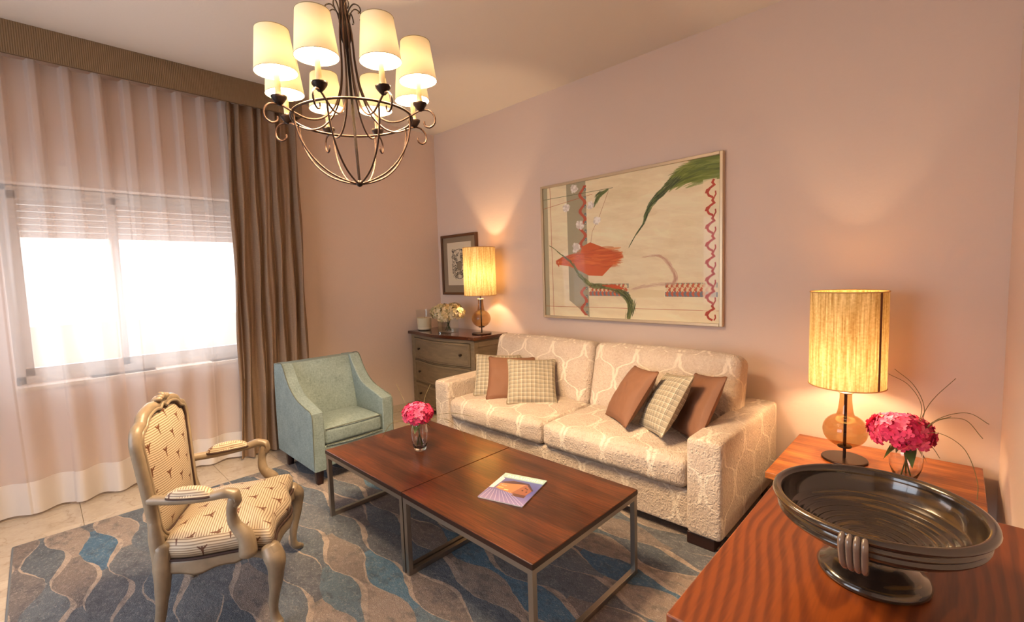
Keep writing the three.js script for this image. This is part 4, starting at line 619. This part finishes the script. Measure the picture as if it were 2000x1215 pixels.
// ---------------------------------------------------------------- flowers
function bloom(count, R, flat, size, cols, seed) {       // a ball of four-petalled florets
  const r = rng(seed), pos = [], col = [], idx = [], N = V(), A = V(), B = V();
  for (let i = 0; i < count; i++) {
    const t = (i + 0.5) / count, y = 1 - 1.62 * t, ph = i * 2.39996 + r() * 0.4, q = Math.sqrt(Math.max(0, 1 - y * y)); N.set(q * Math.cos(ph), y, q * Math.sin(ph));
    const rad = R * (0.90 + 0.16 * r()), c = V(N.x * rad, N.y * rad * flat, N.z * rad); N.x += (r() - 0.5) * 0.7; N.y += (r() - 0.5) * 0.7; N.z += (r() - 0.5) * 0.7; N.normalize();
    A.set(r() - 0.5, r() - 0.5, r() - 0.5).cross(N).normalize(); B.crossVectors(N, A); const tone = cols[Math.floor(r() * cols.length)], s = size * (0.8 + 0.5 * r());
    for (let k = 0; k < 4; k++) {
      const a = k * Math.PI / 2, at = (d, w, up) => { const x = Math.cos(a) * d - Math.sin(a) * w, z = Math.sin(a) * d + Math.cos(a) * w; return c.clone().addScaledVector(A, x * s).addScaledVector(B, z * s).addScaledVector(N, up * s); }, b = pos.length / 3, f = 0.85 + 0.3 * r();
      for (const v of [at(0, 0, 0), at(0.45, 0.42, 0.16), at(0.95, 0.38, 0.22), at(1.08, 0, 0.12), at(0.95, -0.38, 0.22), at(0.45, -0.42, 0.16)]) { pos.push(v.x, v.y, v.z); col.push(tone[0] * f, tone[1] * f, tone[2] * f); }
      idx.push(b, b + 1, b + 2, b, b + 2, b + 3, b, b + 3, b + 4, b, b + 4, b + 5);
    }
  }
  const g = new THREE.BufferGeometry(); g.setAttribute('position', new THREE.Float32BufferAttribute(pos, 3)); g.setAttribute('color', new THREE.Float32BufferAttribute(col, 3)); g.setIndex(idx); g.computeVertexNormals(); return g;
}
const PINK = [[0.62, 0.03, 0.12], [0.75, 0.06, 0.17], [0.52, 0.015, 0.09], [0.80, 0.12, 0.24]], CREAMY = [[0.60, 0.48, 0.27], [0.68, 0.57, 0.36], [0.50, 0.41, 0.21], [0.42, 0.39, 0.19]];
function leafGeo(len, wid, bend) { const pos = [], idx = [], n = 8; for (let i = 0; i <= n; i++) { const t = i / n, w = wid * Math.sin(Math.PI * Math.pow(t, 0.8)) * 0.5, z = t * len, y = -bend * t * t; pos.push(-w, y + w * 0.3, z, 0, y, z, w, y + w * 0.3, z); } for (let i = 0; i < n; i++) for (let k = 0; k < 2; k++) { const a = i * 3 + k; idx.push(a, a + 1, a + 3, a + 1, a + 4, a + 3); } const g = new THREE.BufferGeometry(); g.setAttribute('position', new THREE.Float32BufferAttribute(pos, 3)); g.setIndex(idx); g.computeVertexNormals(); return g; }
function stems(tops, y0, r0) { return merge(tops.map(([x, y, z], i) => tube([[Math.cos(i * 2.4) * r0, y0, Math.sin(i * 2.4) * r0], [x * 0.3, lerp(y0, y, 0.55), z * 0.3], [x, y, z]], 0.0035, 16, 6))); }
// pink vase on the coffee table
{
  const v = thing('glass_vase', 'clear glass tumbler vase standing on the coffee table', 'vase', [2.036, 0.42, 1.735]), s = 1;
  mesh('glass_wall', lathe([[0, 0], [0.028, 0], [0.033, 0.004], [0.045, 0.05], [0.0495, 0.085], [0.0475, 0.12], [0.0395, 0.155], [0.037, 0.166], [0.0355, 0.167], [0.035, 0.165], [0.0375, 0.153], [0.0450, 0.118], [0.047, 0.085], [0.0425, 0.05], [0.033, 0.024], [0.02, 0.018], [0, 0.017]], 56), M.solidGlass, v);
  const f = thing('pink_hydrangea', 'bright pink hydrangea in the tumbler vase on the coffee table', 'flowers', [2.036, 0.42, 1.735], 0, 'pink hydrangeas');
  mesh('stem', stems([[0, 0.17, 0], [0.012, 0.17, 0.01], [-0.012, 0.17, 0.005]], 0.026, 0.018), M.leaf, f);
  const b = bloom(120, 0.084, 0.72, 0.017, PINK, 3); b.translate(-0.004, 0.215, 0.004); mesh('flower_head', b, M.petal, f);
  for (const a of [0.6, 2.6, 4.7]) { const l = leafGeo(0.075, 0.045, 0.045); l.rotateY(a); l.translate(0, 0.165, 0); mesh('leaf', l, M.leaf, f); }
  const bl = [[[-0.03, 0.2, 0.02], [-0.11, 0.27, 0.02], [-0.19, 0.37, 0.02]], [[0, 0.22, -0.04], [-0.05, 0.28, -0.08], [-0.04, 0.36, -0.12]], [[0.05, 0.2, -0.04], [0.14, 0.215, -0.13], [0.24, 0.19, -0.22]], [[0.05, 0.19, 0], [0.15, 0.20, -0.07], [0.24, 0.13, -0.12], [0.27, 0.06, -0.13]], [[-0.04, 0.18, 0.05], [-0.10, 0.17, 0.12], [-0.13, 0.09, 0.17]]];
  for (const p of bl) mesh('grass_blade', tube(p, 0.0013, 24, 5), M.grass, f);
}
// pink vase on the side table
{
  const at = [4.118, 0.395, 0.40];
  const v = thing('glass_vase', 'rounded clear glass vase behind the dark bowl on the side table', 'vase', at);
  mesh('glass_wall', lathe([[0, 0], [0.036, 0], [0.044, 0.006], [0.062, 0.06], [0.066, 0.10], [0.060, 0.14], [0.051, 0.175], [0.049, 0.176], [0.048, 0.174], [0.0575, 0.138], [0.0635, 0.10], [0.0595, 0.06], [0.043, 0.018], [0.03, 0.012], [0, 0.011]], 56), M.solidGlass, v);
  const f = thing('pink_hydrangea', 'deep pink hydrangea with long arching grass blades beside the large lamp', 'flowers', at, 0, 'pink hydrangeas');
  mesh('stem', stems([[-0.01, 0.20, 0], [0.02, 0.20, 0.01], [0, 0.20, -0.02]], 0.012, 0.02), M.leaf, f);
  const b = bloom(190, 0.122, 0.62, 0.021, PINK, 9); b.translate(-0.02, 0.228, 0.01); mesh('flower_head', b, M.petal, f);
  for (const [a, L] of [[0.3, 0.10], [1.9, 0.08], [3.6, 0.10], [5.2, 0.09]]) { const l = leafGeo(L, 0.055, 0.09); l.rotateY(a); l.translate(0, 0.175, 0); mesh('leaf', l, M.leaf, f); }
  const bl = [[[0.02, 0.2, 0.0], [0.06, 0.34, 0.0], [0.02, 0.46, 0.02], [-0.05, 0.53, 0.03]], [[0.02, 0.2, 0.0], [0.05, 0.36, 0.01], [0.0, 0.46, 0.02], [-0.07, 0.505, 0.04]], [[0.02, 0.2, 0.0], [0.08, 0.38, -0.02], [0.16, 0.50, -0.04]], [[0.03, 0.2, 0.02], [0.11, 0.33, 0.07], [0.20, 0.39, 0.14], [0.26, 0.375, 0.22]], [[0.03, 0.2, 0.02], [0.11, 0.32, 0.06], [0.19, 0.355, 0.12], [0.245, 0.31, 0.21]], [[0.03, 0.2, 0.03], [0.10, 0.27, 0.09], [0.19, 0.25, 0.18], [0.235, 0.14, 0.27], [0.235, 0.08, 0.29]], [[0.03, 0.2, 0.02], [0.09, 0.30, 0.03], [0.15, 0.345, 0.06]], [[0.04, 0.2, 0.04], [0.09, 0.19, 0.05], [0.12, 0.15, 0.07]]];
  for (const p of bl) mesh('grass_blade', tube(p, 0.0014, 30, 5), M.grass, f);
}
// square vase of cream hydrangeas and a candle on the chest of drawers
{
  const v = thing('square_vase', 'square clear glass vase with cream hydrangeas on the chest of drawers', 'vase', [0.55, 0.86, 0.335], 0.3), a = 0.075, t = 0.004;
  mesh('glass_wall', merge([box(-a, a, 0, 0.15, -a, -a + t), box(-a, a, 0, 0.15, a - t, a), box(-a, -a + t, 0, 0.15, -a + t, a - t), box(a - t, a, 0, 0.15, -a + t, a - t), box(-a + t, a - t, 0, 0.008, -a + t, a - t)]), M.clearGlass, v);
  const f = thing('cream_hydrangea', 'bunch of cream hydrangeas in the square vase near the corner lamp', 'flowers', [0.55, 0.86, 0.335]);
  mesh('stem', stems([[-0.08, 0.19, 0], [0.08, 0.19, 0.02], [0, 0.2, 0.06], [0.01, 0.2, -0.06]], 0.02, 0.03), M.leaf, f);
  for (const [x, y, z, R, s] of [[-0.115, 0.195, 0.03, 0.085, 21], [0.0, 0.22, 0.06, 0.09, 22], [0.12, 0.20, 0.0, 0.09, 23], [0.02, 0.23, -0.06, 0.08, 24], [0.06, 0.17, 0.09, 0.07, 25]]) { const b = bloom(80, R, 0.8, 0.019, CREAMY, s); b.translate(x, y, z); mesh('flower_head', b, M.petal, f); }
  const c = thing('glass_candle_holder', 'glass holder with a cream candle at the left of the chest of drawers', 'candle', [0.15, 0.86, 0.345]);
  mesh('candle', lathe([[0, 0.004], [0.066, 0.004], [0.072, 0.02], [0.078, 0.13], [0.074, 0.136], [0, 0.132]], 40), M.wax, c);
  mesh('glass', lathe([[0, 0], [0.066, 0], [0.070, 0.006], [0.082, 0.13], [0.086, 0.225]], 40), M.clearGlass, c);
  mesh('wick', tube([[0, 0.13, 0], [0.001, 0.14, 0], [0.003, 0.148, 0]], 0.0012, 6, 5), M.braid, c);
}
renderer.render(scene, camera);
